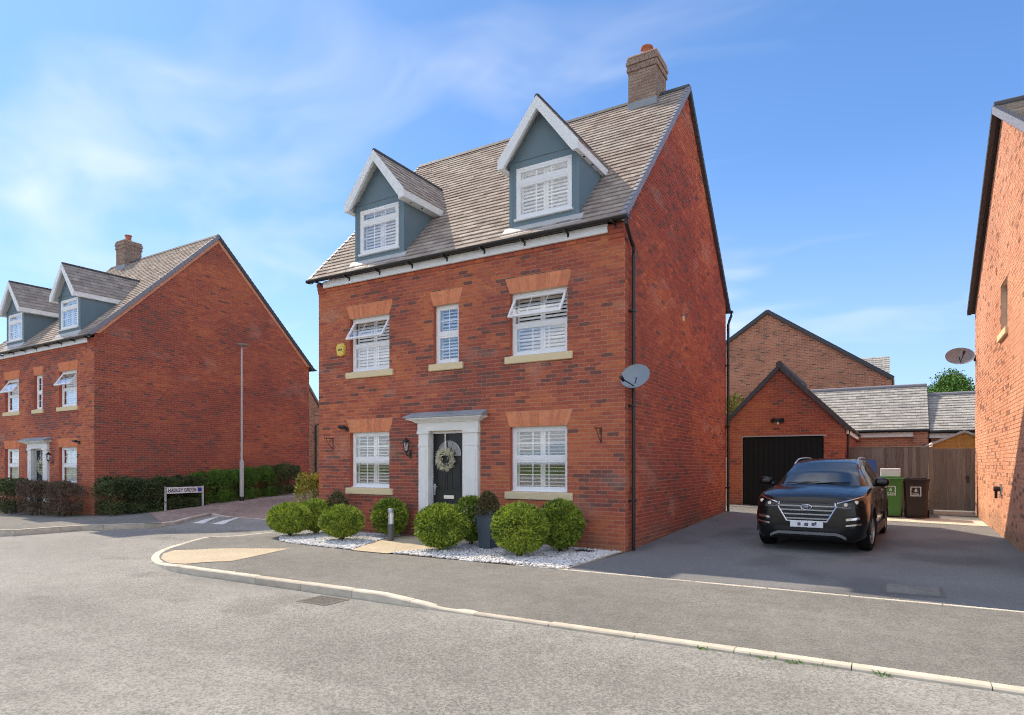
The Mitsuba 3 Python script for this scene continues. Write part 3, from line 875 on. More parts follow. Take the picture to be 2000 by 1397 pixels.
    # ---- dormers
    for dx0, dx1, ax0, ax1 in ((-6.49, -5.06, -6.60, -4.86), (-2.38, -0.89, -2.51, -0.80)):
        dk = numbered(f'{root}__dormer'); xm = (ax0 + ax1) / 2; ze, zp = 7.40, 8.43
        wx0, wx1, wz0, wz1 = dx0 + .155, dx1 - .145, 6.29, 7.28
        roof_y = lambda z: (z - zE) / rise - .25
        fp = Polygon([(dx0, 6.10), (dx1, 6.10), (dx1, ze - .02), (xm, zp - .13), (dx0, ze - .02)]).difference(sbox(wx0, wz0, wx1, wz1))
        m = MB(tf); m.prism(fp, (0, 0, 0), X3, Z3, -Y3, -.07, 0.0)
        scene[dk] = mikit.ply(m.get()[:2], 'dormer_teal', uv=None)
        tr = MB(tf); tr.box(dx0 - .004, dx1 + .004, -.016, .002, ze + .015, ze + .05, c=.004)
        tr.box(dx0 - .006, dx0 + .075, -.010, .03, 6.10, ze + .015, c=.004); tr.box(dx1 - .075, dx1 + .006, -.010, .03, 6.10, ze + .015, c=.004)
        put(f'{dk}__trim', tr, 'dormer_teal')
        for x, sg in ((dx0, -1), (dx1, 1)):
            ck = Polygon([(0.07, 6.10), (roof_y(ze) + .15, ze), (0.07, ze)])
            m = MB(tf); m.prism(ck, (x, 0, 0), Y3, Z3, sg * X3, -.06, 0.0)
            put(f'{dk}__cheek', m, 'dormer_teal')
        window(numbered(f'{root}__dormer_window'), tf, wx0, wx1, wz0, wz1, -0.012, False, 3, 56, detail, transom=wz1 - .30)
        put(f'{root}__dormer_window_sill', MB(tf).box(wx0 - .03, wx1 + .03, -.06, .03, wz0 - .035, wz0 + .002, c=.006), 'white_pvc')
        put(f'{dk}__apron', MB(tf).add([[dx0 - .12, -.215, zE + .045], [dx1 + .12, -.215, zE + .045], [dx1 + .10, -.012, 6.16], [dx0 - .10, -.012, 6.16], [dx0 - .12, -.215, zE + .02], [dx1 + .12, -.215, zE + .02], [dx1 + .1, .03, 6.12], [dx0 - .1, .03, 6.12]], [[0, 1, 2], [0, 2, 3], [4, 5, 1], [4, 1, 0], [5, 6, 2], [5, 2, 1], [7, 4, 0], [7, 0, 3], [3, 2, 6], [3, 6, 7]]), 'lead_pale')
        # roof of the dormer
        pr_ = (zp - ze) / ((ax1 - ax0) / 2); yb = roof_y(zp) + .1
        ln = math.hypot((ax1 - ax0) / 2, zp - ze)
        dr_ = numbered(f'{root}__dormer_roof'); dm = MB(tf)
        for sg, xs in ((1, ax0), (-1, ax1)):
            Sd = np.array([sg * (ax1 - ax0) / 2, 0, zp - ze]) / ln; Nd = np.array([-sg * Sd[2], 0, abs(Sd[0])])
            U_ = -Y3 if sg > 0 else Y3; o_ = (xs, yb if sg > 0 else -.236, ze)
            dm.prism(sbox(0, 0, yb + .236, ln), o_, U_, Sd, Nd, -.03, 0.0)
        scene[dr_] = mikit.ply(dm.get()[:2], 'white_pvc')
        for sg, xs in ((1, ax0), (-1, ax1)):
            Sd = np.array([sg * (ax1 - ax0) / 2, 0, zp - ze]) / ln; Nd = np.array([-sg * Sd[2], 0, abs(Sd[0])])
            U_ = -Y3 if sg > 0 else Y3; o_ = (xs, yb if sg > 0 else -.236, ze)
            tiles(dr_, tf, o_, U_, Sd, Nd, yb + .236, ln, 0.17, 0.20, None, 0, None, 0.15, seed + int(sg) + 30, -0.12, 0.026)
        rt = MB(tf)
        for k in range(9):
            y0_ = -.225 + k * .31
            rt.tube([(xm, y0_, zp + .0), (xm, y0_ + .30, zp + .0)], 0.055, 8)
        put(f'{dr_}__ridge_tile', rt, 'ridge_dark')
        # bargeboards and eaves boxes
        for sg, xs in ((1, ax0), (-1, ax1)):
            bb = MB(tf)
            q = Polygon([(xs, ze - .16), (xs + sg * .12, ze - .16), (xm, zp - .225), (xm, zp + .012), (xs, ze + .012)])
            bb.prism(q, (0, 0, 0), X3, Z3, -Y3, .185, .246)
            put(f'{dk}__bargeboard', bb, 'white_pvc')
            ef = MB(tf); inn = dx0 if sg > 0 else dx1
            a_, b_ = sorted((xs + sg * .001, inn - sg * .002))
            ye = roof_y(ze - .08)
            ef.box(a_, b_, -.19, ye - .02, ze - .155, ze - .135); ef.box(*sorted((xs + sg * .002, xs + sg * .02)), -.19, ye + .05, ze - .15, ze - .012)
            ef.box(*sorted((xs + sg * .02, inn)), -.186, -.17, ze - .135, ze)
            put(f'{dk}__soffit', ef, 'white_pvc')
            for yv in (.12, .50):
                vt = MB(tf)
                vt.tube([((xs + inn) / 2, yv, ze - .158), ((xs + inn) / 2, yv, ze - .15)], 0.028, 10)
                put(f'{dk}__soffit_vent', vt, 'black_pvc')
    # ---- door and its surround
    dkey = numbered(f'{root}__door')
    m = MB(tf); m.box(-4.35, -3.50, 0.115, 0.16, 0.14, 2.20, c=.004)
    scene[dkey] = mikit.ply(m.get()[:2], 'black_door')
    labels[dkey] = {'label': 'black panelled front door'}
    pn = MB(tf)
    for x0, x1 in ((-4.27, -3.97), (-3.88, -3.58)):
        for z0, z1 in ((0.30, 0.80), (1.02, 1.62)):
            ring(pn, x0, x1, z0, z1, .028, .104, .118, .005)
            pn.box(x0 + .05, x1 - .05, .108, .118, z0 + .05, z1 - .05, c=.005)
    put(f'{dkey}__moulding', pn, 'black_door')
    fan = [( -3.925 + .30 * math.cos(a), 1.74 + .30 * math.sin(a)) for a in np.linspace(0, math.pi, 17)]
    m = MB(tf); m.prism(Polygon(fan), (0, 0, 0), X3, Z3, -Y3, -.116, -.108)
    put(f'{dkey}__fanlight', m, 'car_glass', uv=False)
    m = MB(tf)
    m.tube([(x, .104, z) for x, z in fan], .014, 6)
    m.tube([(-4.225, .104, 1.74), (-3.625, .104, 1.74)], .014, 6)
    for a in np.linspace(0, math.pi, 6)[1:-1]:
        m.tube([(-3.925, .105, 1.74), (-3.925 + .29 * math.cos(a), .105, 1.74 + .29 * math.sin(a))], .007, 5)
    put(f'{dkey}__fanlight_bars', m, 'steel', 40, label='leaded fanlight bars')
    put(f'{dkey}__letter_plate', MB(tf).box(-4.06, -3.79, .098, .116, .83, .91, c=.006), 'chrome')
    m = MB(tf); m.box(-4.325, -4.285, .095, .116, .90, 1.14, c=.006); m.tube([(-4.305, .105, 1.08), (-4.305, .055, 1.08), (-4.19, .05, 1.08)], .010, 8)
    put(f'{dkey}__handle', m, 'chrome', 40)
    m = MB(tf); m.box(-4.395, -4.35, .05, .17, .10, 2.25, c=.005); m.box(-3.50, -3.455, .05, .17, .10, 2.25, c=.005); m.box(-4.35, -3.50, .052, .168, 2.20, 2.25, c=.005)
    put(f'{dkey}__frame', m, 'white_pvc')
    put(f'{dkey}__step', MB(tf).box(-4.45, -3.35, -.12, .16, -.05, .11, c=.012), 'concrete')
    sk = numbered(f'{root}__door_surround'); m = MB(tf)
    for x0, x1 in ((-4.60, -4.34), (-3.43, -3.09)):
        m.box(x0, x1, -.075, 0.05, 0.0, 2.25, c=.006)
        m.box(x0 - .02, x1 + .02, -.095, 0.0, 0.0, .22, c=.008)
        m.box(x0 + .045, x1 - .045, -.088, -.07, .32, 1.88, c=.008)
        m.box(x0 - .012, x1 + .012, -.088, 0.0, 1.93, 1.965, c=.006)
        m.box(x0 - .03, x1 + .03, -.105, 0.0, 2.19, 2.255, c=.010)
    m.box(-3.50, -3.43, -.02, 0.06, 0.0, 2.24, c=.004)
    m.box(-4.62, -3.07, -.085, 0.05, 2.25, 2.43, c=.006)
    for i, (dz, ex) in enumerate(((0, .03), (.022, .065), (.044, .115), (.066, .16))):
        m.box(-4.64 - ex, -3.05 + ex, -.10 - ex, 0.0, 2.43 + dz, 2.455 + dz + .004 * (i == 3), c=.004)
    scene[sk] = mikit.ply(m.get()[:2], 'white_paint')
    labels[sk] = {'label': 'white classical door surround with pilasters'}
    m = MB(tf); v = [(-4.85, -.29, 2.527), (-2.84, -.29, 2.527), (-2.84, -.29, 2.55), (-4.85, -.29, 2.55), (-4.80, .0, 2.527), (-2.90, .0, 2.527), (-2.90, .0, 2.66), (-4.80, .0, 2.66)]
    m.add(v, [[0, 1, 2], [0, 2, 3], [1, 5, 6], [1, 6, 2], [4, 0, 3], [4, 3, 7], [3, 2, 6], [3, 6, 7], [0, 4, 5], [0, 5, 1]])
    for x in (-4.5, -4.1, -3.6, -3.15):
        m.box(x - .012, x + .012, -.285, 0.0, 2.555, 2.56)
    put(f'{sk}__lead_canopy', m, 'lead')
    return wall


main = thing('brick_house', 'large detached brick house with black front door, white shutters and two teal dormers', 'house', 'red brick houses with teal dormers')
detached_house('brick_house', np.eye(4), 7.72, 10.16)
lefth = thing('brick_house', 'brick house at the left edge, its plain gable wall rising above a hedge', 'house', 'red brick houses with teal dormers')
LT = rigid(-16.039, -0.876, 0.0285, -1.082) @ np.diag([.9, .9, .9, 1.0])   # a slightly smaller house of the same type
detached_house('brick_house_001', LT, 8.736, 10.425, detail=False, chim=-6.35, opened=(0, 2), base=-0.6, seed=15, slats=(70, 70, 70, 70, 70))


# ------------------------------------------------------------------ foliage
def leaves(mb, P, D, L, Wd, kind, tone, g, spread=0.7, up=0.15, fold=0.2):
    n = len(P)
    ax = D + spread * g.normal(0, 1, (n, 3)) + up * Z3
    ax /= np.linalg.norm(ax, axis=1, keepdims=True)
    sd = np.cross(ax, g.normal(0, 1, (n, 3))); sd /= np.linalg.norm(sd, axis=1, keepdims=True) + 1e-9
    nm = np.cross(ax, sd)
    l = (L * g.uniform(0.6, 1.3, n))[:, None]; w = (Wd * g.uniform(0.7, 1.25, n))[:, None]
    m = P + ax * l * 0.45 + nm * l * fold * 0.3
    v = np.stack([P, m + sd * w / 2, P + ax * l, m - sd * w / 2], 1).reshape(-1, 3)
    i = 4 * np.arange(n)[:, None]
    f = np.vstack([i + [0, 1, 2], i + [0, 2, 3]])
    mb.add(v, f, np.column_stack([np.repeat(np.clip(tone, 0, 1), 4), np.full(4 * n, float(kind))]))


def dirs(n, g):
    d = g.normal(0, 1, (n, 3)); return d / np.linalg.norm(d, axis=1, keepdims=True)


def round_shrub(name, label, x, y, r, zt, kind=0, n=9000, L=0.080, Wd=0.022, seed=1, group=None, zb=0.10, cat='shrub', rough=0.10, tone=0.0, squash=1.0, egg=0.0):
    g = np.random.default_rng(seed); gz = float(H(x, y))
    k = thing(name, label, cat, group)
    c = np.array([x, y, (zt + zb + gz) / 2]); R = np.array([r, r * squash, (zt - zb - gz) / 2])
    d = dirs(n, g)
    bump = 1 + rough * 2 * (meshkit.fbm(d * 2.3 + seed, 3, seed) - 0.5)
    dep = 1 - 0.30 * g.random(n) ** 2.2
    taper = 1 - egg * np.clip(d[:, 2], -1, 1)
    P = c + d * R * (bump * dep)[:, None] * np.column_stack([taper, taper, np.ones(n)])
    P[:, 2] = np.maximum(P[:, 2], gz + 0.03)
    t = 0.32 + 1.0 * (meshkit.fbm(P * 7 + seed, 3, seed) - 0.5) + 0.20 * g.normal(0, 1, n) + tone
    t = t + 0.40 * (g.random(n) < 0.22)
    mb = MB(); leaves(mb, P, d * 0.8, L, Wd, kind, t, g, 0.75, 0.25)
    put(f'{k}__foliage', mb, 'leaf', kind='stuff')
    st = MB()
    for _ in range(14):
        a = dirs(1, g)[0]; a[2] = abs(a[2]) * .8 + .1
        st.tube([(x + g.normal(0, .02), y + g.normal(0, .02), gz - .02), tuple(c + a * R * .3), tuple(c + a * R * 0.72)], [0.012, .009, 0.004], 5)
    put(f'{k}__stem', st, 'bark')
    return k


GB = 'clipped round shrubs in the front bed'
for i, (x, y, r, zt, lb, tn) in enumerate([
    (-7.08, -1.35, 0.47, 0.70, 'yellow-tipped round shrub at the left end of the front bed', 0.16),
    (-6.98, -0.72, 0.38, 0.77, 'round shrub half hidden behind the leftmost round shrub', 0.12),
    (-5.54, -1.35, 0.44, 0.71, 'low round shrub left of the bollard light, in front of the left window', 0.06),
    (-5.08, -0.42, 0.37, 0.82, 'dark round shrub behind the bollard light against the wall', -0.04),
    (-2.87, -1.55, 0.48, 0.82, 'large round shrub right of the sandy path in front of the door', 0.06),
    (-2.86, -0.60, 0.38, 0.93, 'dark round shrub between the front door and the grey planter', -0.06),
    (-1.30, -1.45, 0.48, 0.87, 'large round shrub right of the grey planter, nearest the pavement', 0.08),
    (-0.98, -0.58, 0.41, 0.90, 'round shrub against the wall under the right window, rightmost of the bed', -0.03)]):
    round_shrub('round_shrub', lb, x, y, r * .95, zt, 0, (9800, 8000, 9200, 9600, 10200, 8000, 10500, 9000)[i], L=(.066, .062, .060, .064, .070, .062, .072, .066)[i], seed=20 + i, group=GB, tone=tn, rough=(.08, .12, .09, .10, .11, .12, .08, .12)[i])


def topiary(x, y, zp, zt, r, label, seed, plabel):
    pk = thing('planter', plabel, 'planter')
    gz = float(H(x, y)); h = zp - gz
    m = MB(); a, b = 0.115, 0.165
    v = []
    for s, z in ((a, gz - .02), (b, zp), (b - .02, zp), (b - .03, zp - .08)):
        v += [[x + i * s, y + j * s, z] for i, j in ((-1, -1), (1, -1), (1, 1), (-1, 1))]
    f = []
    for q in range(3):
        for i in range(4):
            k = (i + 1) % 4; f += [[q * 4 + i, q * 4 + k, q * 4 + 4 + k], [q * 4 + i, q * 4 + 4 + k, q * 4 + 4 + i]]
    m.add(v, f)
    put(f'{pk}__body', m, 'slate_planter')
    put(f'{pk}__soil', MB().box(x - b + .03, x + b - .03, y - b + .03, y + b - .03, zp - .12, zp - .05), 'soil')
    g = np.random.default_rng(seed); k = thing('topiary_plant', label, 'plant')
    n = 4200; d = dirs(n, g); d[:, 2] = np.abs(d[:, 2]) * 1.0 - 0.15
    hh = (zt - zp + .04)
    taper = np.clip(1 - 0.75 * np.clip(d[:, 2], 0, 1) ** 1.6, 0.2, 1)
    P = np.array([x, y, zp - .02]) + d * np.array([r, r, hh]) * (0.75 + 0.27 * g.random((n, 1)) ** .5) * np.column_stack([0.75 + .3 * taper, 0.75 + .3 * taper, np.ones(n)])
    mb = MB(); leaves(mb, P, d, 0.045, 0.024, 5, 0.25 + 0.25 * g.normal(0, 1, n) + 0.4 * (g.random(n) < 0.2), g, 0.9, 0.1)
    put(f'{k}__foliage', mb, 'leaf', kind='stuff')
    st = MB()
    for _ in range(10):
        a_ = dirs(1, g)[0]; a_[2] = abs(a_[2])
        st.tube([(x, y, zp - .08), tuple(np.array([x, y, zp]) + a_ * np.array([r, r, hh]) * .65)], [.012, .004], 5)
    put(f'{k}__stem', st, 'bark')


topiary(-2.33, -0.85, 0.72, 1.09, 0.20, 'egg-shaped topiary growing in the grey planter right of the door', 51, 'tall tapered blue-grey planter right of the front door')
topiary(-6.62, -0.42, 0.56, 0.99, 0.24, 'domed bronze-green topiary between round shrubs under the left window', 52, 'blue-grey planter hidden among the shrubs under the left window')


def bank(name, label, boxes, kind, n, L, Wd, seed, cat='hedge', group=None, tone=0.0, up=0.3, stems=True, gz=None):
    """a hedge or loose shrub: leaves through the outer shell of a few merged rounded lumps"""
    g = np.random.default_rng(seed); k = thing(name, label, cat, group)
    vol = np.array([b[3] * b[4] * b[5] for b in boxes]) ** 0.667; mb = MB(); st = MB()
    for b, w in zip(boxes, vol / vol.sum()):
        m = int(n * w); d = dirs(m, g); d[:, 2] = np.where(d[:, 2] < -0.6, -d[:, 2], d[:, 2])
        s = np.sign(d) * np.abs(d) ** 0.55
        bump = 1 + 0.32 * (meshkit.fbm(d * 2.0 + seed + b[1], 3, seed) - 0.5) * 2
        P = np.array(b[:3]) + s * np.array(b[3:6]) * (bump * (1 - .42 * g.random(m) ** 2))[:, None]
        base = ground(b[0], b[1]); P[:, 2] = np.maximum(P[:, 2], base + 0.01 + .05 * g.random(m))
        t = 0.38 + 1.3 * (meshkit.fbm(P * 3.1 + seed, 3, seed) - 0.5) + 0.2 * g.normal(0, 1, m) + tone
        leaves(mb, P, d * .7, L, Wd, kind, t, g, .8, up)
        for _ in range(9):
            a = dirs(1, g)[0]; a[2] = abs(a[2])
            q = np.array(b[:3]) + a * np.array(b[3:6]) * .8
            st.tube([(b[0] + a[0] * .1, b[1] + a[1] * .2, base - .05), tuple((q + [b[0], b[1], base]) / 2), tuple(q)], [.018, .012, .005], 5)
    put(f'{k}__foliage', mb, 'leaf', kind='stuff')
    put(f'{k}__stem', st, 'bark')


DS = 'dark shrubs below the left gable wall'
bank('shrub', 'dark green loose shrub at the corner of the left house', [(-15.50, -0.40, .55, .50, .60, .58), (-15.45, .15, .5, .5, .5, .56)], 1, 8500, .085, .035, 61, 'shrub', DS)
bank('shrub', 'dark green loose shrub left of the street name sign', [(-15.48, 0.75, .56, .50, .55, .54)], 1, 6500, .085, .035, 70, 'shrub', DS, tone=.06)
bank('shrub', 'dark green loose shrub behind the street name sign', [(-15.55, 1.55, .58, .45, .60, .55), (-15.2, 1.25, .26, .25, .6, .2)], 1, 8500, .085, .035, 62, 'shrub', DS, tone=-.04)
bank('hedge', 'bright green clipped hedge behind the street lamp', [(-15.58, 2.45, .70, .42, .62, .56), (-15.58, 3.4, .76, .42, .7, .58), (-15.58, 4.35, .80, .42, .65, .58)], 2, 22000, .075, .03, 63, tone=.05)
bank('shrub', 'grey-green tall shrub at the far end of the bright hedge', [(-15.55, 5.45, .88, .5, .65, .62)], 1, 6500, .08, .035, 64, 'shrub', tone=.40)
BS = 'brown shrubs in front of the left house'
bank('shrub', 'reddish brown shrub below the left house window', [(-16.55, -1.42, .52, .58, .36, .50)], 3, 5600, .08, .02, 65, 'shrub', BS)
bank('shrub', 'brown twiggy shrub in front of the left house door', [(-17.75, -1.60, .52, .62, .40, .50)], 3, 5600, .08, .022, 66, 'shrub', BS, tone=-.1)
bank('shrub', 'dark green low shrub at the left end of the left house front', [(-19.0, -1.75, .55, .75, .45, .52), (-20.4, -1.8, .5, .8, .5, .5)], 1, 7500, .085, .03, 67, 'shrub')
bank('shrub', 'golden variegated shrub beside the left wall of the house', [(-8.25, .42, .70, .40, .40, .56)], 4, 5200, .075, .032, 68, 'shrub')
bank('shrub', 'orange-tinged shrub between the house and the garage', [(-1.35, 13.4, 2.3, .8, .8, 1.6)], 4, 6000, .11, .05, 69, 'shrub', tone=-.1)


def tree(label, x, y, zt, rad, kind, n, seed):
    g = np.random.default_rng(seed); k = thing('tree', label, 'tree')
    mb = MB(); tr = MB(); gz = float(H(x, y)); h = zt - gz
    tr.tube([(x, y, gz - .3), (x + .1, y, gz + h * .3), (x, y + .1, gz + h * .6)], [.28, .2, .12], 9)
    for i in range(26):
        d = dirs(1, g)[0]; c = np.array([x, y, gz + h * .62]) + d * np.array([rad * .75, rad * .75, h * .30])
        tr.tube([(x, y, gz + h * (.3 + .2 * g.random())), tuple((np.array([x, y, gz + h * .5]) + c) / 2 + g.normal(0, .15, 3)), tuple(c)], [.08, .05, .02], 5)
        m = n // 26; dd = dirs(m, g); r = rad * g.uniform(.28, .45)
        P = c + dd * r * (0.35 + .65 * g.random((m, 1)) ** .5) * (1 + .5 * (meshkit.noise(dd * 3 + i, seed)[:, None] - .5))
        leaves(mb, P, dd * .5, .17, .085, kind, .40 + .22 * g.normal(0, 1, m) + .25 * (g.random() - .5), g, 1.0, .1)
    put(f'{k}__crown', mb, 'leaf', kind='stuff'); put(f'{k}__trunk', tr, 'bark')


tree('bright green tree above the low roofs at the right', 7.2, 42.0, 7.6, 2.6, 2, 30000, 71)
tree('green tree behind the right house, second from the left of the trees', 11.0, 44.0, 7.0, 2.6, 2, 16000, 72)

# ------------------------------------------------------------------ right-hand house
R_ = thing('brick_house', 'sunlit orange brick gable house at the right edge with a small side window', 'house')
RX, RD, RZ, RA = 5.97, 10.9, 5.78, 8.80
rs = (RA - RZ) / (RD / 2 + .15)
rz = lambda y: RZ + rs * (min(y, RD - y) + .15) - .05
win = sbox(4.78, 4.22, 5.73, 5.22)
gp = Polygon([(0, -1), (RD, -1), (RD, rz(RD)), (RD / 2, rz(RD / 2)), (0, rz(0))])
m = MB(); m.prism(gp.difference(win), (RX, 0, 0), Y3, Z3, -X3, -.3, 0.0)
m.box(RX + .3, 14.5, RD - .3, RD, -1, RZ - .05); m.box(RX + .3, 14.5, 0, .3, -1, RZ - .05); m.box(14.2, 14.5, .3, RD - .3, -1, RZ - .05)
rw = put(f'{R_}__wall', m, 'mortar')
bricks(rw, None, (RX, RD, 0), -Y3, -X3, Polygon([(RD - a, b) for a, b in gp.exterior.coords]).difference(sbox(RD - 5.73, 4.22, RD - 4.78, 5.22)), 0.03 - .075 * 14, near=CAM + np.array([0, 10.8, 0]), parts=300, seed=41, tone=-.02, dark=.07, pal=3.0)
put(f'{R_}__interior_floor', MB().box(RX + .3, 14.2, .3, RD - .3, 2.7, 2.9), 'interior')
S = np.array([0, 1, rs]) / math.hypot(1, rs); N = np.array([0, -S[2], S[1]]); sl = (RD / 2 + .15) * math.hypot(1, rs)
S2, N2 = S * [1, -1, 1], N * [1, -1, 1]
m = MB(); m.prism(sbox(0, 0, 9, sl), (RX - .12, -.15, RZ), X3, S, N, -.05, 0); m.prism(sbox(0, 0, 9, sl), (RX + 8.88, RD + .15, RZ), -X3, S2, N2, -.05, 0)
rr = put(f'{R_}__roof', m, 'ridge_dark')
tiles(rr, None, (RX - .12, -.15, RZ), X3, S, N, 9, sl, .185, .30, None, 0, None, .15, 42)
tiles(rr, None, (RX + 8.88, RD + .15, RZ), -X3, S2, N2, 9, sl, .185, .30, None, 0, None, .15, 43)
for nm, (oy, SS, NN, bs) in enumerate(((-.15, S, N, 'verge_grey'), (RD + .15, S2, N2, 'ridge_dark'))):
    vp = MB(); P = np.array([RX - .12, oy, RZ])
    for k in range(int(sl / .185) + 1):
        s0, s1 = k * .185, min((k + 1) * .185 - .004, sl)
        q = [(u, s, h) for u in (-.06, .03) for s, h in ((s0, .045), (s1, .026), (s1, -.10), (s0, -.115))]
        vp.add([P + u * X3 + s * SS + h * NN for u, s, h in q], [[0, 1, 2], [0, 2, 3], [4, 6, 5], [4, 7, 6], [0, 4, 5], [0, 5, 1], [3, 2, 6], [3, 6, 7], [0, 3, 7], [0, 7, 4], [1, 5, 6], [1, 6, 2]])
    put(f'{R_}__verge_cap', vp, bs)
m = MB(); m.tube([(RX - .15, RD / 2, RA + .02), (14.8, RD / 2, RA + .02)], .09, 10); put(f'{R_}__ridge_tile', m, 'ridge_dark')
m = MB(); m.tube([(RX - .15, RD + .2, RZ), (14.8, RD + .2, RZ)], .06, 10); put(f'{R_}__gutter', m, 'black_pvc')
TR = np.array([[0, 1, 0, RX], [-1, 0, 0, 5.73], [0, 0, 1, 0], [0, 0, 0, 1.0]]); TR[:3, :3] = np.array([[0, 1, 0], [-1, 0, 0], [0, 0, 1]]); 
window(numbered(f'{R_}__window'), TR, 0.0, .95, 4.22, 5.22, .10, False, 2, 50, False)
put(f'{R_}__sill', MB(TR).box(-.10, 1.05, -.06, .1, 4.07, 4.215, c=.008), 'stone_sill')
t_ = thing('boiler_flue', 'small grey boiler flue low on the sunlit right wall', 'flue')
m = MB(); m.box(RX - .03, RX, 5.50, 5.72, .93, 1.16, c=.006); put(f'{t_}__plate', m, 'steel')
m = MB(); m.tube([(RX - .01, 5.6, 1.05), (RX - .14, 5.6, 1.05)], .05, 12); m.tube([(RX - .10, 5.6, 1.06), (RX - .10, 5.6, .86)], .026, 8); put(f'{t_}__outlet', m, 'black_pvc')
lab(put('air_vent', MB().box(RX - .02, RX, 6.30, 6.45, 5.62, 5.76, c=.005), 'terracotta'), 'small terracotta vent high above the right house window', 'vent')

# ------------------------------------------------------------------ garage of the main house
G_ = thing('garage', 'brick garage with steep gable and black door behind the parked car', 'garage')
GX0, GX1, GY, GE, GA = -.62, 2.85, 9.8, 2.58, 4.50
gm = (GX0 + GX1) / 2; gs = (GA - GE) / (gm - GX0 + .12); gtop = lambda x: GE + gs * (min(x - GX0, GX1 - x) + .12) - .05
gp = Polygon([(GX0, -.3), (0.03, -.3), (0.03, 2.40), (2.30, 2.40), (2.30, -.3), (GX1, -.3), (GX1, gtop(GX1)), (gm, gtop(gm)), (GX0, gtop(GX0))])
m = MB(); m.prism(gp, (0, GY, 0), X3, Z3, -Y3, -.22, 0); m.box(GX1 - .22, GX1, GY + .22, GY + 5.6, -.3, gtop(GX1)); m.box(GX0, GX0 + .22, GY + .22, GY + 5.6, -.3, gtop(GX0)); m.prism(Polygon([(GX0, -.3), (GX1, -.3), (GX1, gtop(GX1)), (gm, gtop(gm)), (GX0, gtop(GX0))]), (0, GY + 5.8, 0), X3, Z3, -Y3, 0, .2)
gw = put(f'{G_}__wall', m, 'mortar')
bricks(gw, None, (0, GY, 0), X3, -Y3, gp, .03 - .3, seed=44, dark=.12, tone=.22, name='brick', parts=300, near=np.array([1.1, GY, 3.0]))
bricks(gw, None, (GX1, GY, 0), Y3, X3, sbox(0, -.3, 5.6, GE - .02), .03 - .3, seed=45, name='side_brick')
put(f'{G_}__lintel', MB().box(-.05, 2.38, GY - .012, GY + .1, 2.385, 2.412), 'steel')
gd = numbered(f'{G_}__door'); scene[gd] = mikit.ply(MB().box(.035, 2.295, GY + .09, GY + .12, .2, 2.385).get()[:2], 'garage_door'); labels[gd] = {'label': 'black ribbed up-and-over garage door'}
for k in range(15):
    x0 = .06 + k * 2.21 / 15
    put(f'{gd}__panel', MB().box(x0, x0 + 2.21 / 15 - .02, GY + .075, GY + .092, .30, 2.36, c=.007), 'garage_door')
m = MB(); sl = (gm - GX0 + .12) * math.hypot(1, gs)
Sg = np.array([1, 0, gs]) / math.hypot(1, gs); Ng = np.array([-Sg[2], 0, Sg[0]])
for sg, xs in ((1, GX0 - .12), (-1, GX1 + .12)):
    Sd, Nd = Sg * [sg, 1, 1], Ng * [sg, 1, 1]
    U_, o_ = (-Y3, (xs, GY + 5.9, GE)) if sg > 0 else (Y3, (xs, GY - .08, GE))
    m.prism(sbox(0, 0, 5.98, sl), o_, U_, Sd, Nd, -.04, 0)
gr = put(f'{G_}__roof', m, 'ridge_dark')
for sg, xs in ((1, GX0 - .12), (-1, GX1 + .12)):
    Sd, Nd = Sg * [sg, 1, 1], Ng * [sg, 1, 1]
    U_, o_ = (-Y3, (xs, GY + 5.9, GE)) if sg > 0 else (Y3, (xs, GY - .08, GE))
    tiles(gr, None, o_, U_, Sd, Nd, 5.98, sl, .185, .30, None, 0, None, .2, 46)
    vp = MB(); P = np.array([xs, GY - .08, GE])
    for k in range(int(sl / .185) + 1):
        s0, s1 = k * .185, min((k + 1) * .185 - .004, sl)
        q = [(u, s, h) for u in (-.05, .03) for s, h in ((s0, .05), (s1, .03), (s1, -.075), (s0, -.09))]
        vp.add([P + u * Y3 + s * Sd + h * Nd for u, s, h in q], [[0, 1, 2], [0, 2, 3], [4, 6, 5], [4, 7, 6], [0, 4, 5], [0, 5, 1], [3, 2, 6], [3, 6, 7], [0, 3, 7], [0, 7, 4], [1, 5, 6], [1, 6, 2]])
    put(f'{G_}__verge_cap', vp, 'ridge_dark')
    m = MB(); m.tube([(xs + .0, GY - .1, GE), (xs, GY + 5.9, GE)], .055, 10); put(f'{G_}__gutter', m, 'black_pvc')
    put(f'{G_}__fascia', MB().box(*sorted((xs + sg * .03, xs + sg * .09)), GY - .02, GY + 5.8, GE - .16, GE - .02), 'white_pvc')
m = MB(); m.tube([(gm, GY - .15, GA + .02), (gm, GY + 5.9, GA + .02)], .10, 12); put(f'{G_}__ridge_tile', m, 'ridge_dark', 40)
m = MB(); m.tube([(GX1 + .09, GY + .12, GE - .05), (GX1 + .06, GY + .12, GE - .3), (GX1 + .06, GY + .12, .1)], .033, 10); put(f'{G_}__downpipe', m, 'black_pvc', 40)
t_ = thing('security_light', 'black twin-spot security light on the garage gable', 'security light')
m = MB(); m.box(1.00, 1.14, GY - .05, GY - .005, 2.80, 2.90, c=.01); put(f'{t_}__base', m, 'black_pvc')
for sg in (-1, 1):
    m = MB(); m.tube([(1.07 + sg * .05, GY - .05, 2.86), (1.07 + sg * .12, GY - .10, 2.88)], .012, 6); m.tube([(1.07 + sg * .12, GY - .06, 2.90), (1.07 + sg * .13, GY - .20, 2.84)], [.05, .065], 12); put(f'{t_}__spotlight', m, 'black_pvc')
m = MB(); m.tube([(1.07, GY - .05, 2.79), (1.07, GY - .09, 2.77)], .035, 10); put(f'{t_}__sensor', m, 'white_pvc')
lab(put('fence_post', MB().box(-.40, -.31, 9.25, 9.34, .2, 1.76, c=.008), 'concrete'), 'pale concrete post between the house corner and the garage', 'post')

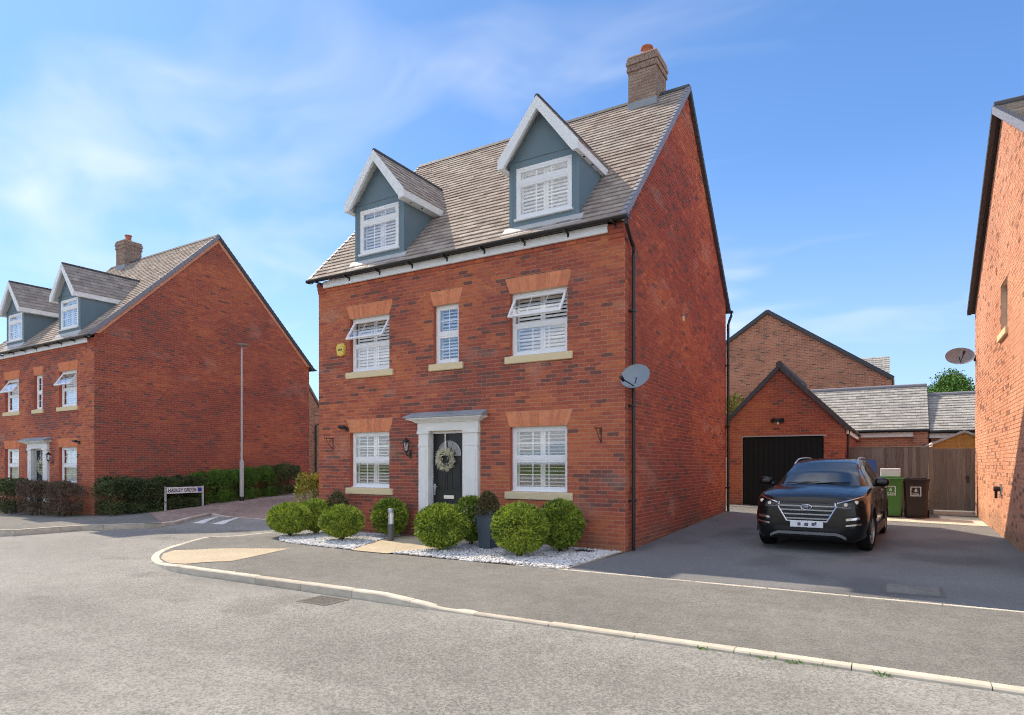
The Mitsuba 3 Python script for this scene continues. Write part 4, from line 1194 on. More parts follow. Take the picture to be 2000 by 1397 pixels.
# ------------------------------------------------------------------ fence, gate, shed and the houses behind
FY = 10.45
F_ = thing('fence', 'weathered close-board timber fence behind the wheelie bins', 'fence')
for k in range(20):
    x0 = 2.90 + k * .099
    put(f'{F_}__board', MB().box(x0, x0 + .094, FY + rng.uniform(0, .012), FY + .025, .12, 2.03 + rng.uniform(-.006, .006), (rng.random(), 0), c=.003), 'wood')
for z in (.5, 1.75):
    put(f'{F_}__rail', MB().box(2.87, 4.88, FY + .03, FY + .10, z, z + .08, (.5, 0)), 'wood')
put(f'{F_}__capping', MB().box(2.88, 4.87, FY - .015, FY + .05, 2.035, 2.065, (.3, 0), c=.005), 'wood')
t_ = thing('gate_post', 'timber gate post with a round white cap between fence and gate', 'post')
put(f'{t_}__post', MB().box(4.885, 4.975, FY - .03, FY + .06, .1, 2.04, (.4, 0), c=.006), 'wood')
m = MB(); m.lathe([(0, 2.04), (.05, 2.04), (.03, 2.06), (.055, 2.10), (.04, 2.14), (0, 2.155)], 14, (4.93, FY + .015, 0)); put(f'{t_}__cap', m, 'white_paint', 40)
t_ = thing('garden_gate', 'tall dark timber gate beside the sunlit right house', 'gate')
for k in range(9):
    x0 = 4.985 + k * .1055
    put(f'{t_}__board', MB().box(x0, x0 + .101, FY - rng.uniform(0, .008), FY + .022, .30, 1.99, (min(1, .45 + .5 * rng.random()), 0), c=.003), 'wood')
put(f'{t_}__frame', MB().box(4.98, 5.94, FY + .025, FY + .07, 1.84, 1.92, (.4, 0)), 'wood')
put(f'{t_}__frame', MB().box(4.98, 5.94, FY + .025, FY + .07, .45, .53, (.4, 0)), 'wood')
m = MB(); m.box(5.74, 5.80, FY - .03, FY - .008, 1.05, 1.25, c=.004); m.tube([(5.77, FY - .02, 1.2), (5.77, FY - .07, 1.2), (5.70, FY - .075, 1.2)], .012, 8); put(f'{t_}__latch', m, 'black_pvc')
put(f'{t_}__threshold', MB().box(4.98, 5.93, FY - .10, FY + .05, .12, .27, (.1, 0), c=.01), 'concrete')
lab(put('paving_strip', sheet(sbox(3.2, 7.6, 5.95, 9.0), lambda x, y: H(x, y) + .006, .5), 'concrete'), kind='structure')

S_ = thing('garden_shed', 'orange timber shed gable showing over the garden gate', 'shed')
for k in range(9):
    z0 = 1.6 + k * .105; hw = .95 * (1 - max(0, z0 - 2.07) / .42)
    if hw > .05:
        put(f'{S_}__board', MB().box(5.83 - hw, 5.83 + hw, 12.5 + rng.uniform(0, .01), 12.53, z0, z0 + .10, (rng.random(), 1.0), c=.004), 'wood')
put(f'{S_}__wall', MB().box(4.95, 6.8, 12.56, 14.4, .2, 2.05, (.4, 1)), 'wood')
m = MB(); m.prism(Polygon([(4.75, 2.02), (5.83, 2.50), (6.9, 2.02), (6.9, 2.09), (5.83, 2.57), (4.75, 2.09)]), (0, 0, 0), X3, Z3, -Y3, -14.6, -12.40); put(f'{S_}__roof', m, 'steel')


def low_roof(label, x0, x1, y0, ze, y1, zr, seed, gl=None):
    k = thing('garage_block', label, 'garage', gl)
    m = MB(); m.box(x0 + .05, x1 - .05, y0 + .15, 2 * y1 - y0 - .15, -.2, ze - .02); put(f'{k}__wall', m, 'brick_far')
    rs_ = (zr - ze) / (y1 - y0); S = np.array([0, 1, rs_]) / math.hypot(1, rs_); N = np.array([0, -S[2], S[1]]); sl = math.hypot(y1 - y0, zr - ze)
    m = MB(); m.prism(sbox(0, 0, x1 - x0, sl), (x0, y0, ze), X3, S, N, -.05, 0); m.prism(sbox(0, 0, x1 - x0, sl), (x1, 2 * y1 - y0, ze), -X3, S * [1, -1, 1], N * [1, -1, 1], -.05, 0)
    m.prism(Polygon([(y0 + .15, ze - .02), (2 * y1 - y0 - .15, ze - .02), (y1, zr - .06)]), (x1 - .05, 0, 0), Y3, Z3, X3, -.2, 0)
    r_ = put(f'{k}__roof', m, 'ridge_dark')
    tiles(r_, None, (x0, y0, ze), X3, S, N, x1 - x0, sl, .165, .27, None, 160, np.array([x0 + 1.5, y0, ze + 1]), 1.0, seed, .05, .03)
    m = MB(); m.tube([(x0, y1, zr + .02), (x1, y1, zr + .02)], .08, 10); put(f'{k}__ridge_tile', m, 'verge_grey')
    put(f'{k}__fascia', MB().box(x0, x1 - .45, y0 + .06, y0 + .10, ze - .22, ze - .06), 'white_pvc')
    m = MB(); m.tube([(x0, y0, ze - .01), (x1, y0, ze - .01)], .055, 10); put(f'{k}__gutter', m, 'black_pvc')
    put(f'{k}__pier', MB().box(x1 - .45, x1 - .02, y0 + .04, y0 + .2, 1.2, ze - .05), 'brick_far')


low_roof('long low brick garage with grey tiled roof behind the fence', 0.9, 5.04, 15.0, 2.72, 17.0, 4.40, 47)
low_roof('lower grey tiled garage roof at the far right, half hidden by the right house', 5.06, 9.6, 15.05, 2.66, 17.05, 4.05, 48)

B_ = thing('brick_house', 'brown brick house with wide gable behind the garage', 'house')
BX0, BX1, BY, BE, BA = -6.25, 3.78, 22.0, 5.36, 8.92
bm = (BX0 + BX1) / 2; bs_ = (BA - BE) / (bm - BX0 + .2)
bt = lambda x: BE + bs_ * (min(x - BX0, BX1 - x) + .2) - .06
m = MB(); m.prism(Polygon([(BX0, -.3), (BX1, -.3), (BX1, bt(BX1)), (bm, bt(bm)), (BX0, bt(BX0))]), (0, BY, 0), X3, Z3, -Y3, -.3, 0)
m.box(BX1 - .3, BX1, BY + .3, BY + 10, -.3, bt(BX1)); m.box(BX0, BX0 + .3, BY + .3, BY + 10, -.3, bt(BX0))
m.box(BX1 - .5, BX1 + .12, BY - .06, BY + .2, BE - .45, BE - .08)
put(f'{B_}__wall', m, 'brick_far')
m = MB(); vp = MB(); sl = (bm - BX0 + .2) * math.hypot(1, bs_)
for sg, xs in ((1, BX0 - .2), (-1, BX1 + .2)):
    Sd = np.array([sg, 0, bs_]) / math.hypot(1, bs_); Nd = np.array([-sg * Sd[2], 0, abs(Sd[0])])
    U_, o_ = (-Y3, (xs, BY + 10, BE)) if sg > 0 else (Y3, (xs, BY - .06, BE))
    m.prism(sbox(0, 0, 10.06, sl), o_, U_, Sd, Nd, -.05, .0); vp.prism(sbox(-.06 if sg < 0 else 9.98, 0, .08 if sg < 0 else 10.12, sl), o_, U_, Sd, Nd, -.12, .05)
br = put(f'{B_}__roof', m, 'tile'); put(f'{B_}__verge_cap', vp, 'ridge_dark')
tiles(br, None, (BX1 + .2, BY - .06, BE), Y3, np.array([-1, 0, bs_]) / math.hypot(1, bs_), np.array([bs_, 0, 1]) / math.hypot(1, bs_), 10, sl, .3, .30, None, 0, None, .8, 49)
m = MB(); S = np.array([0, 1.4, 1.25]) / math.hypot(1.4, 1.25); N = np.array([0, -S[2], S[1]])
m.box(2.0, 3.72, BY + 2.0, BY + 3.6, BE - .1, BE + .5); put(f'{B_}__dormer', m, 'dormer_teal')
m = MB(); m.prism(sbox(0, 0, 2.6, 2.0), (1.2, BY + 1.5, BE + .05), X3, S, N, -.05, .0); dk = put(f'{B_}__dormer_roof', m, 'ridge_dark')
tiles(dk, None, (1.2, BY + 1.5, BE + .05), X3, S, N, 2.6, 2.0, .17, .27, None, 0, None, 1.0, 50)

D_ = thing('brick_house', 'far brick house glimpsed between the left house and the main house', 'house')
m = MB(); m.prism(Polygon([(8.2, -.3), (15.15, -.3), (15.15, 4.4), (11.68, 8.95), (8.2, 4.4)]), (-24, 0, 0), Y3, Z3, X3, -9, 0); put(f'{D_}__wall', m, 'brick_far')
m = MB(); m.prism(Polygon([(15.40, 4.20), (11.68, 9.08), (7.95, 4.20), (7.95, 4.35), (11.68, 9.25), (15.40, 4.35)]), (-23.93, 0, 0), Y3, Z3, X3, -9.2, 0); put(f'{D_}__roof', m, 'tile')
m = MB(); m.tube([(-23.85, 15.3, 4.0), (-23.9, 14.6, 3.75), (-23.9, 14.6, 0)], .05, 8); put(f'{D_}__downpipe', m, 'black_pvc', 40)

# ------------------------------------------------------------------ small things on and around the main house
def wall_lantern(key, tf, x, z):
    m = MB(tf); m.box(x - .035, x + .035, -.018, -.002, z - .02, z + .16, c=.006); m.tube([(x, -.015, z + .10), (x, -.07, z + .03), (x, -.13, z + .05), (x, -.15, z + .12)], .011, 7); put(f'{key}__bracket', m, 'black_pvc', 40)
    m = MB(tf); n = 6
    m.lathe([(0, z + .11), (.035, z + .11), (.045, z + .135), (.03, z + .14)], n, (x, -.15, 0))
    for i in range(n):
        a = i * 2 * math.pi / n
        m.tube([(x + .042 * math.cos(a), -.15 + .042 * math.sin(a), z + .13), (x + .072 * math.cos(a), -.15 + .072 * math.sin(a), z + .33)], .006, 5)
    m.lathe([(.082, z + .325), (.088, z + .335), (.055, z + .375), (.02, z + .395), (.022, z + .41), (0, z + .425)], n, (x, -.15, 0))
    put(f'{key}__cage', m, 'black_pvc')
    m = MB(tf); m.lathe([(.038, z + .135), (.066, z + .325)], n, (x, -.15, 0)); put(f'{key}__glass', m, 'glass', uv=False)
    m = MB(tf); m.lathe([(0, z + .14), (.022, z + .15), (.026, z + .22), (0, z + .27)], 10, (x, -.15, 0)); put(f'{key}__bulb', m, 'white_paint', True)


I4 = np.eye(4)
wall_lantern(thing('wall_lantern', 'black wall lantern on the brickwork left of the main front door', 'lantern'), I4, -4.87, 1.70)
wall_lantern(thing('wall_lantern', 'black wall lantern beside the white doorway of the left house', 'lantern'), LT, -2.80, 1.70)


def security_light(key, tf, x, z):
    m = MB(tf); m.box(x - .04, x + .04, -.03, -.002, z - .05, z + .05, c=.008); m.tube([(x, -.03, z), (x - .03, -.09, z + .02)], .012, 6); put(f'{key}__bracket', m, 'black_pvc')
    m = MB(tf); v, f = cbox(-.10, .10, -.06, .06, -.03, .03, .015)
    a = math.radians(-25); ca, sa = math.cos(a), math.sin(a)
    v = np.column_stack([v[:, 0], v[:, 1] * ca - v[:, 2] * sa, v[:, 1] * sa + v[:, 2] * ca]) + np.array([x - .03, -.13, z + .04]); m.add(v, f); put(f'{key}__lamp_head', m, 'black_pvc')


security_light(thing('security_light', 'black floodlight above the lower left window of the main house', 'security light'), I4, -6.74, 2.36)
security_light(thing('security_light', 'black floodlight above the lower window of the left house', 'security light'), LT, -0.93, 2.42)

t_ = thing('alarm_box', 'yellow burglar alarm box beside the upper left window', 'alarm box')
hexa = [(-6.915 + rx, 4.20 + rz_) for rx, rz_ in ((-.09, .14), (.09, .14), (.135, .06), (.10, -.13), (0, -.155), (-.10, -.13), (-.135, .06))]
m = MB(); m.prism(Polygon(hexa), (0, 0, 0), X3, Z3, -Y3, .002, .055); m.prism(Polygon(hexa).buffer(-.018), (0, 0, 0), X3, Z3, -Y3, .055, .068); put(f'{t_}__case', m, 'yellow_box')
m = MB()
for i, w in enumerate((.022, .026, .018, .024)):
    m.box(-6.975 + i * .033, -6.975 + i * .033 + w, -.0705, -.067, 4.175, 4.215)
put(f'{t_}__lettering', m, 'ink', kind='stuff')


def basket_bracket(label, x, z):
    k = thing('hanging_basket_bracket', label, 'bracket', 'iron basket brackets on the front wall')
    m = MB(); m.box(x - .012, x + .012, -.012, -.001, z - .17, z + .12)
    m.tube([(x, -.01, z + .09), (x, -.15, z + .10), (x, -.27, z + .09), (x, -.29, z + .12)], .009, 6)
    m.tube([(x, -.01, z - .14), (x, -.10, z - .08), (x, -.19, z + .02), (x, -.22, z + .095)], .007, 6)
    a = np.linspace(0, 5.2, 14); m.tube([(x, -.075 + .05 * math.cos(t) * (1 - t / 9), z + .02 + .05 * math.sin(t) * (1 - t / 9)) for t in a], .006, 5)
    put(f'{k}__arm', m, 'black_pvc')


basket_bracket('black iron hanging-basket bracket right of the lower right window', -0.45, 2.10)
basket_bracket('black iron hanging-basket bracket at the left end of the front wall', -7.20, 2.06)


def dish(key, c, aim, rx, rz_, wallpt, arm_at, seg=28):
    aim = np.array(aim, float); aim /= np.linalg.norm(aim)
    r = np.cross(Z3, aim); r /= np.linalg.norm(r); u = np.cross(aim, r)
    m = MB(); v, f = [], []
    for side, off in ((1, 0.0), (-1, -.012)):
        b0 = len(v); v.append(np.array(c) + aim * (off - .075))
        for i in range(1, 6):
            for j in range(seg):
                a = j * 2 * math.pi / seg; q = i / 5
                v.append(np.array(c) + r * rx * q * math.cos(a) + u * rz_ * q * math.sin(a) + aim * (off - .075 * (1 - q * q)))
        for j in range(seg):
            k = (j + 1) % seg; f.append([b0, b0 + 1 + j, b0 + 1 + k][::side])
            for i in range(4):
                p = b0 + 1 + i * seg
                f += [[p + j, p + seg + j, p + seg + k][::side], [p + j, p + seg + k, p + k][::side]]
    o = 1 + 5 * seg
    for j in range(seg):
        k = (j + 1) % seg; f += [[1 + 4 * seg + j, o + 1 + 4 * seg + j, o + 1 + 4 * seg + k], [1 + 4 * seg + j, o + 1 + 4 * seg + k, 1 + 4 * seg + k]]
    m.add(v, f); put(f'{key}__reflector', m, 'dish_grey', 50)
    lnb = np.array(c) + arm_at[0] * r + arm_at[1] * u + aim * arm_at[2]
    m = MB(); root = np.array(c) - u * rz_ * .75 - aim * .05
    m.tube([np.array(c) - aim * .08, root, lnb], .011, 7); m.tube([np.array(c) - aim * .08, np.array(wallpt)], .018, 8); put(f'{key}__arm', m, 'car_trim', 40)
    m = MB(); m.tube([lnb + aim * .05 + u * .01, lnb - aim * .07], [.032, .026], 10); put(f'{key}__receiver', m, 'car_trim', 40)
    w = np.array(wallpt); put(f'{key}__wall_plate', MB().box(w[0] - .03, w[0] + .03, w[1] - .05, w[1] + .05, w[2] - .08, w[2] + .08, c=.005), 'car_trim')


dish(thing('satellite_dish', 'grey satellite dish on the corner of the main house by the downpipe', 'satellite dish'), (.22, -.10, 3.09), (-.05, -.93, .38), .27, .235, (.02, .30, 3.05), (-.10, -.19, .26))
dish(thing('satellite_dish', 'grey oval satellite dish on the rear corner of the right house', 'satellite dish'), (5.58, 10.3, 4.48), (.10, -.95, .36), .34, .25, (5.95, 10.75, 4.45), (.02, -.12, .38))

# wreath on the door
wk = thing('door_wreath', 'pale dried-grass wreath on a ribbon on the main front door', 'wreath')


def wreath(key, tf, cx_, cz, y, seed):
    g = np.random.default_rng(seed); n = 900
    a = g.uniform(0, 2 * math.pi, n); rr = g.normal(.150, .028, n)
    P = np.column_stack([cx_ + rr * np.cos(a), y + g.normal(0, .014, n), cz + rr * np.sin(a)])
    D = np.column_stack([np.cos(a) * .6 - np.sin(a), g.normal(-.2, .25, n), np.sin(a) * .6 + np.cos(a)])
    D /= np.linalg.norm(D, axis=1, keepdims=True)
    m = MB(tf); leaves(m, P, D, .095, .016, 6, .6 + .3 * g.normal(0, 1, n), g, .35, 0); put(f'{key}__straw', m, 'leaf', kind='stuff')
    m = MB(tf); t = np.linspace(0, 2 * math.pi, 25); m.tube([(cx_ + .15 * math.cos(b), y, cz + .15 * math.sin(b)) for b in t], .025, 7, caps=False); put(f'{key}__ring', m, 'bark', 40)
    m = MB(tf); m.box(cx_ - .012, cx_ + .012, y - .006, y - .003, cz + .14, 2.20); put(f'{key}__ribbon', m, 'white_paint')


wreath(wk, I4, -4.0, 1.66, .075, 3)
wreath(thing('door_wreath', 'yellow-green wreath on the front door of the left house', 'wreath'), LT, -3.90, 1.60, .075, 4)
lab(put('wall_vent', MB().box(.0, .018, 3.52, 3.64, 4.77, 4.88, c=.005), 'stone_sill'), 'small pale vent high on the gable wall of the main house', 'vent')

# front bed
t_ = thing('bollard_light', 'grey bollard light standing by the sandy path', 'bollard light')
bx, by, bz = -4.66, -.87, .05
m = MB(); m.lathe([(0, -.08), (.062, -.08), (.062, .30), (0, .30)], 20, (bx, by, bz)); put(f'{t_}__post', m, 'bollard_grey', 40)
m = MB(); m.lathe([(0.046, .30), (.046, .54)], 20, (bx, by, bz)); put(f'{t_}__lens', m, 'plate_white', True)
m = MB(); m.lathe([(0, .535), (.062, .535), (.062, .60), (.05, .615), (0, .618)], 20, (bx, by, bz)); put(f'{t_}__cap', m, 'steel', 40)
for i in range(3):
    a = 0.6 + i * 2.094
    m = MB(); m.tube([(bx + .056 * math.cos(a), by + .056 * math.sin(a), bz + .29), (bx + .056 * math.cos(a), by + .056 * math.sin(a), bz + .54)], .006, 6); put(f'{t_}__bar', m, 'steel')
m = MB(); m.tube([(-.72, -.52, .035), (-.60, -.45, .05), (-.52, -.44, .035), (-.42, -.36, .03)], .016, 7); m.tube([(-.58, -.45, .045), (-.55, -.50, .02)], .012, 6); m.tube([(-.55, -.44, .04), (-.53, -.42, .11)], .006, 5)
lab(put('garden_stake', m, 'black_pvc', 40), 'small black stake lying on the white gravel at the right end of the bed', 'stake')


def weed(label, x, y, z, n, seed, r=.08):
    g = np.random.default_rng(seed); m = MB(); P = np.column_stack([g.normal(x, r, n), g.normal(y, .012, n), np.full(n, z)])
    leaves(m, P, np.tile([0, -.3, .6], (n, 1)), .05, .012, 2, .7 + .2 * g.normal(0, 1, n), g, .6, .3)
    lab(put('weed', m, 'leaf'), label, 'weed', 'weeds along the kerb')


for i, (x, lb) in enumerate([(2.66, 'small weed at the kerb foot, leftmost of four tufts'), (3.14, 'small weed at the kerb foot, second tuft from the left'), (3.46, 'flat weed patch at the kerb foot, third tuft from the left'), (4.06, 'small weed in a kerb joint, rightmost of the tufts')]):
    weed(lb, x, -5.01, -.10, 30 if i == 2 else 14, 80 + i, .12 if i == 2 else .04)

# ironwork in the ground
t_ = thing('gully_grate', 'iron gully grate in the road below the kerb', 'grate')
gx, gy = -1.84, -5.26
m = MB(); ring_pts = sbox(-.24, -.2, .24, .2).difference(sbox(-.205, -.165, .205, .165)); m.prism(ring_pts, (gx, gy, 0), X3, Y3, Z3, -.2, -.094); put(f'{t_}__frame', m, 'iron_grate')
for i in range(9):
    put(f'{t_}__bar', MB().box(gx - .20 + i * .0465, gx - .20 + i * .0465 + .026, gy - .165, gy + .165, -.2, -.096), 'iron_grate')
put(f'{t_}__pit', MB().box(gx - .205, gx + .205, gy - .165, gy + .165, -.26, -.102), 'rubber')
t_ = thing('manhole_cover', 'rectangular recessed manhole cover in the driveway near the pavement', 'manhole cover')
mx, my = 4.30, -1.46
put(f'{t_}__frame', MB().box(mx - .33, mx + .33, my - .36, my + .36, -.1, .006, c=.003), 'iron_grate')
put(f'{t_}__lid', MB().box(mx - .28, mx + .28, my - .31, my + .31, -.1, .010, c=.003), 'asphalt_pave')

# ------------------------------------------------------------------ street furniture
t_ = thing('street_lamp', 'slim pale street lamp column in front of the left gable wall', 'street lamp')
lx, ly, lz = -15.05, 3.33, .30
m = MB(); m.tube([(lx, ly, lz - .2), (lx, ly, lz + 1.35), (lx, ly, lz + 1.42)], [.070, .070, .040], 16); put(f'{t_}__base', m, 'post_white', 40)
m = MB(); m.tube([(lx, ly, lz + 1.40), (lx, ly, lz + 5.27)], [.038, .028], 14); put(f'{t_}__column', m, 'post_white', 40)
m = MB(); m.tube([(lx, ly, lz - .05), (lx, ly, lz + .16)], .073, 16); put(f'{t_}__collar', m, 'black_pvc', 40)
m = MB(); m.lathe([(0, lz + 5.24), (.05, lz + 5.24), (.20, lz + 5.30), (.215, lz + 5.33), (.12, lz + 5.365), (0, lz + 5.38)], 20, (lx, ly, 0)); put(f'{t_}__lantern', m, 'steel', 40)
m = MB(); m.lathe([(0, lz + 5.27), (.15, lz + 5.285)], 16, (lx, ly, 0)); put(f'{t_}__lens', m, 'lamp_lens')
t_ = thing('street_name_sign', 'low white street name sign on two posts beside the hedge', 'sign')
sx, sy0, sy1 = -14.92, 0.60, 1.83
for y in (sy0, sy1):
    put(f'{t_}__post', MB().box(sx - .045, sx - .005, y - .028, y + .028, ground(sx, y) - .1, .875, c=.005), 'post_white')
put(f'{t_}__plate', MB().box(sx - .004, sx + .006, sy0 + .03, sy1 - .03, .66, .855, c=.002), 'plate_white')
tx = meshkit.text_mesh('HADLEY GREEN', .105, .004, True); tv = np.asarray(tx.vertices)
sc = min(1.0, .90 / tv[:, 0].max()); M_ = np.eye(4); M_[:3, :3] = np.array([[0, 0, 1], [sc, 0, 0], [0, 1, 0]]); M_[:3, 3] = (sx + .0065, sy0 + .07, .706)
put(f'{t_}__lettering', MB().mesh(tx, mt=M_), 'ink')
put(f'{t_}__emblem', MB().box(sx + .006, sx + .009, sy1 - .20, sy1 - .06, .69, .825), 'blue_ink')

# ------------------------------------------------------------------ wheelie bins


def bin_(label, x, y, deg, bsdf, badge, seed, lid_open=0):
    k = thing('wheelie_bin', label, 'bin'); z0 = float(H(x, y)) + .006; tf = rigid(x, y, z0, deg)
    m = MB(tf); L = []
    for z, w, d0, d1 in ((.04, .235, -.26, .24), (.10, .240, -.28, .26), (.92, .275, -.345, .33), (.93, .290, -.365, .345), (.985, .292, -.368, .345)):
        c = .05; L.append([(-w + c, d0, z), (w - c, d0, z), (w, d0 + c, z), (w, d1 - c, z), (w - c, d1, z), (-w + c, d1, z), (-w, d1 - c, z), (-w, d0 + c, z)])
    v = [p for l in L for p in l]; f = []
    for i in range(len(L) - 1):
        for j in range(8):
            q = (j + 1) % 8; f += [[i * 8 + j, i * 8 + q, i * 8 + 8 + q], [i * 8 + j, i * 8 + 8 + q, i * 8 + 8 + j]]
    f += [[0, j + 1, j] for j in range(1, 7)]
    m.add(v, f); put(f'{k}__body', m, bsdf, 25)
    m = MB(tf); a = math.radians(lid_open); lid = MB()
    lid.box(-.30, .30, -.39, .37, .985, 1.012, c=.010)
    lid.box(-.22, .22, -.30, .24, 1.008, 1.045, c=.016)
    lid.box(-.12, .12, -.415, -.385, .988, 1.008, c=.006)
    lv, lf, _ = lid.get()
    if lid_open:
        py, pz = .36, 1.0
        yy, zz = lv[:, 1] - py, lv[:, 2] - pz
        lv = np.column_stack([lv[:, 0], py + yy * math.cos(a) + zz * math.sin(a), pz - yy * math.sin(a) + zz * math.cos(a)])
    m.add(lv, lf); put(f'{k}__lid', m, bsdf)
    m = MB(tf); m.tube([(-.22, .40, .95), (.22, .40, .95)], .016, 8); put(f'{k}__handle', m, bsdf, 40)
    for sx_ in (-1, 1):
        m = MB(tf); m.tube([(sx_ * .225, .26, .10), (sx_ * .275, .26, .10)], .10, 16); put(f'{k}__wheel', m, 'rubber', 30)
    if badge:
        fy = lambda z: -.28 - .065 * (z - .10) / .82 - .004
        def plate(xs, zs, off, mat_, nm):
            q = MB(tf); q.add([(xs[0], fy(zs[0]) - off, zs[0]), (xs[1], fy(zs[0]) - off, zs[0]), (xs[1], fy(zs[1]) - off, zs[1]), (xs[0], fy(zs[1]) - off, zs[1]),
                               (xs[0], fy(zs[0]) + .006, zs[0]), (xs[1], fy(zs[0]) + .006, zs[0]), (xs[1], fy(zs[1]) + .006, zs[1]), (xs[0], fy(zs[1]) + .006, zs[1])],
                              [[0, 1, 2], [0, 2, 3], [1, 5, 6], [1, 6, 2], [4, 0, 3], [4, 3, 7], [3, 2, 6], [3, 6, 7]]); put(f'{k}__{nm}', q, mat_)
        plate((-.115, .115), (.57, .81), .0, 'plate_white', 'sticker'); plate((-.098, .098), (.588, .794), .002, badge, 'sticker_panel')
        q = MB(tf)
        tm = meshkit.text_mesh('6', .085, .002, True); w = np.asarray(tm.vertices)[:, 0].max()
        M2 = np.eye(4); M2[:3, :3] = np.array([[1, 0, 0], [0, -.079, -1], [0, 1, 0]]); M2[:3, 3] = (-w / 2, fy(.68) - .0025, .68); q.mesh(tm, mt=M2)
        for i in range(5):
            q.box(-.07 + i * .03, -.07 + i * .03 + .02, fy(.63) - .006, fy(.63), .615, .638)
        put(f'{k}__sticker_print', q, 'plate_white', kind='stuff')
    return z0


z_ = bin_('green wheelie bin with a white sticker beside the parked car', 3.97, 8.75, 1.0, 'bin_green', 'bin_green', 1)
lab(put('storage_box', MB().box(3.74, 4.20, 8.62, 8.98, z_ + 1.047, z_ + 1.26, c=.015), 'plate_white'), 'white plastic box lying on the lid of the green bin', 'box')
bin_('dark brown wheelie bin with a white sticker, nearest the gate', 4.55, 8.80, -3.0, 'bin_brown', 'bin_brown', 2)
bin_('blue wheelie bin with its lid thrown open behind the car', 3.36, 8.85, 2.0, 'bin_blue', None, 3, 142)


# ------------------------------------------------------------------ the parked car (local frame: front bumper at y = 0, rear at y = 4.48)
CAR = thing('parked_car', 'glossy black family SUV parked on the drive before the garage, facing the road', 'car')
CW = 0.925
ST = np.array([  # y, half width, top height, bottom height, crown
    (0.000, .56, .845, .36, .010), (0.020, .66, .885, .31, .012), (.055, .745, .915, .26, .015), (.12, .815, .945, .22, .020), (.22, .868, .975, .20, .028), (.36, .900, 1.003, .20, .036),
    (.60, .918, 1.038, .20, .045), (.90, .925, 1.072, .20, .050), (1.20, .925, 1.098, .20, .048), (1.5, .925, 1.105, .20, .03), (2.0, .925, 1.11, .20, .02), (2.8, .925, 1.125, .20, .02),
    (3.5, .920, 1.14, .21, .02), (4.0, .905, 1.145, .24, .02), (4.28, .875, 1.12, .28, .02), (4.42, .82, 1.05, .33, .02), (4.48, .70, .95, .42, .01)])


def st_at(y):
    return [np.interp(y, ST[:, 0], ST[:, k]) for k in range(1, 5)]


def sec(y):                      # half section, from the bottom centre outwards and up to the top centre
    w, zt, zb, cr = st_at(y)
    h = zt - zb
    return np.array([(0, zb), (.55 * w, zb), (.86 * w, zb + .015), (.95 * w, zb + .10 * h), (.985 * w, zb + .28 * h), (1.0 * w, zb + .45 * h), (.998 * w, zb + .58 * h), (.978 * w, zb + .72 * h), (.972 * w, zb + .80 * h), (.955 * w, zb + .90 * h), (.91 * w, zb + .965 * h), (.83 * w, zt - .006),
                     (.70 * w, zt + cr * .35), (.45 * w, zt + cr * .75), (.2 * w, zt + cr * .95), (0, zt + cr)])


def loft(ys, secf):
    rows = []
    for y in ys:
        s = secf(y); full = np.vstack([s, s[1:-1][::-1] * [-1, 1]])
        rows.append(np.column_stack([full[:, 0], np.full(len(full), y), full[:, 1]]))
    n = len(rows[0]); v = np.vstack(rows); f = []
    for i in range(len(rows) - 1):
        for j in range(n):
            k = (j + 1) % n
            f += [[i * n + j, i * n + k, (i + 1) * n + k], [i * n + j, (i + 1) * n + k, (i + 1) * n + j]]
    for i, s in ((0, 1), (len(rows) - 1, -1)):
        c = len(v); v = np.vstack([v, v[i * n:(i + 1) * n].mean(0)])
        for j in range(n):
            k = (j + 1) % n; f.append([c, i * n + k, i * n + j][::s])
    return v, np.array(f)


def mani(v, f):
    m = m3.Manifold(m3.Mesh(np.asarray(v, np.float32), np.asarray(f, np.uint32)))
    if m.volume() < 0:
        m = m3.Manifold(m3.Mesh(np.asarray(v, np.float32), np.asarray(f, np.uint32)[:, ::-1]))
    return m


ys = np.unique(np.concatenate([np.linspace(0, .12, 8), np.linspace(.12, .6, 12), np.linspace(.6, 4.0, 30), np.linspace(4.0, 4.48, 9)]))
body = mani(*loft(ys, sec))
AX = (.90, 3.57); WR = .345
for ay in AX:
    for sx_ in (-1, 1):
        cyl = m3.Manifold.cylinder(.40, .405, .405, 40).rotate([0, 90, 0]).translate([sx_ * .80 - .20, ay, .36])
        body = body - cyl
    body = body - m3.Manifold.cube([3, .81, .36], True).translate([0, ay, .18]) if False else body
cd = np.array([math.sin(math.radians(3.4)), math.cos(math.radians(3.4))])
co = np.array([2.86, 2.12]) - .90 * cd
CT = rigid(co[0], co[1], float(H(2.8, 3.0)) - .02, -3.4); 
tilt = math.atan2(float(H(2.9, 4.7) - H(2.8, 2.0)), 2.67); ct_ = np.eye(4); ct_[1:3, 1:3] = [[math.cos(tilt), -math.sin(tilt)], [math.sin(tilt), math.cos(tilt)]]
CT = rigid(co[0], co[1], float(H(2.8, 2.0)) - .9 * tilt + .004, -3.4) @ ct_


def cput(nm, mb, bs, smooth=False, **k):
    return put(f'{CAR}__{nm}', mb, bs, smooth, **k)


cput('body', MB(CT).mesh(body), 'car_paint', 35)


def top_g(y):                    # greenhouse: roof height and half width at the roof edge
    z = np.interp(y, [1.08, 1.20, 1.58, 1.98, 2.15, 2.4, 2.8, 3.4, 3.85, 4.1, 4.30, 4.43], [1.06, 1.125, 1.325, 1.490, 1.525, 1.550, 1.560, 1.545, 1.51, 1.45, 1.30, 1.10])
    hb = np.interp(y, [1.08, 1.4, 2.0, 3.6, 4.2, 4.43], [.78, .845, .870, .865, .83, .76])
    hr = np.interp(y, [1.08, 1.4, 1.9, 2.4, 3.6, 4.2, 4.43], [.735, .690, .595, .570, .56, .56, .58])
    return float(z), float(hb), float(hr)


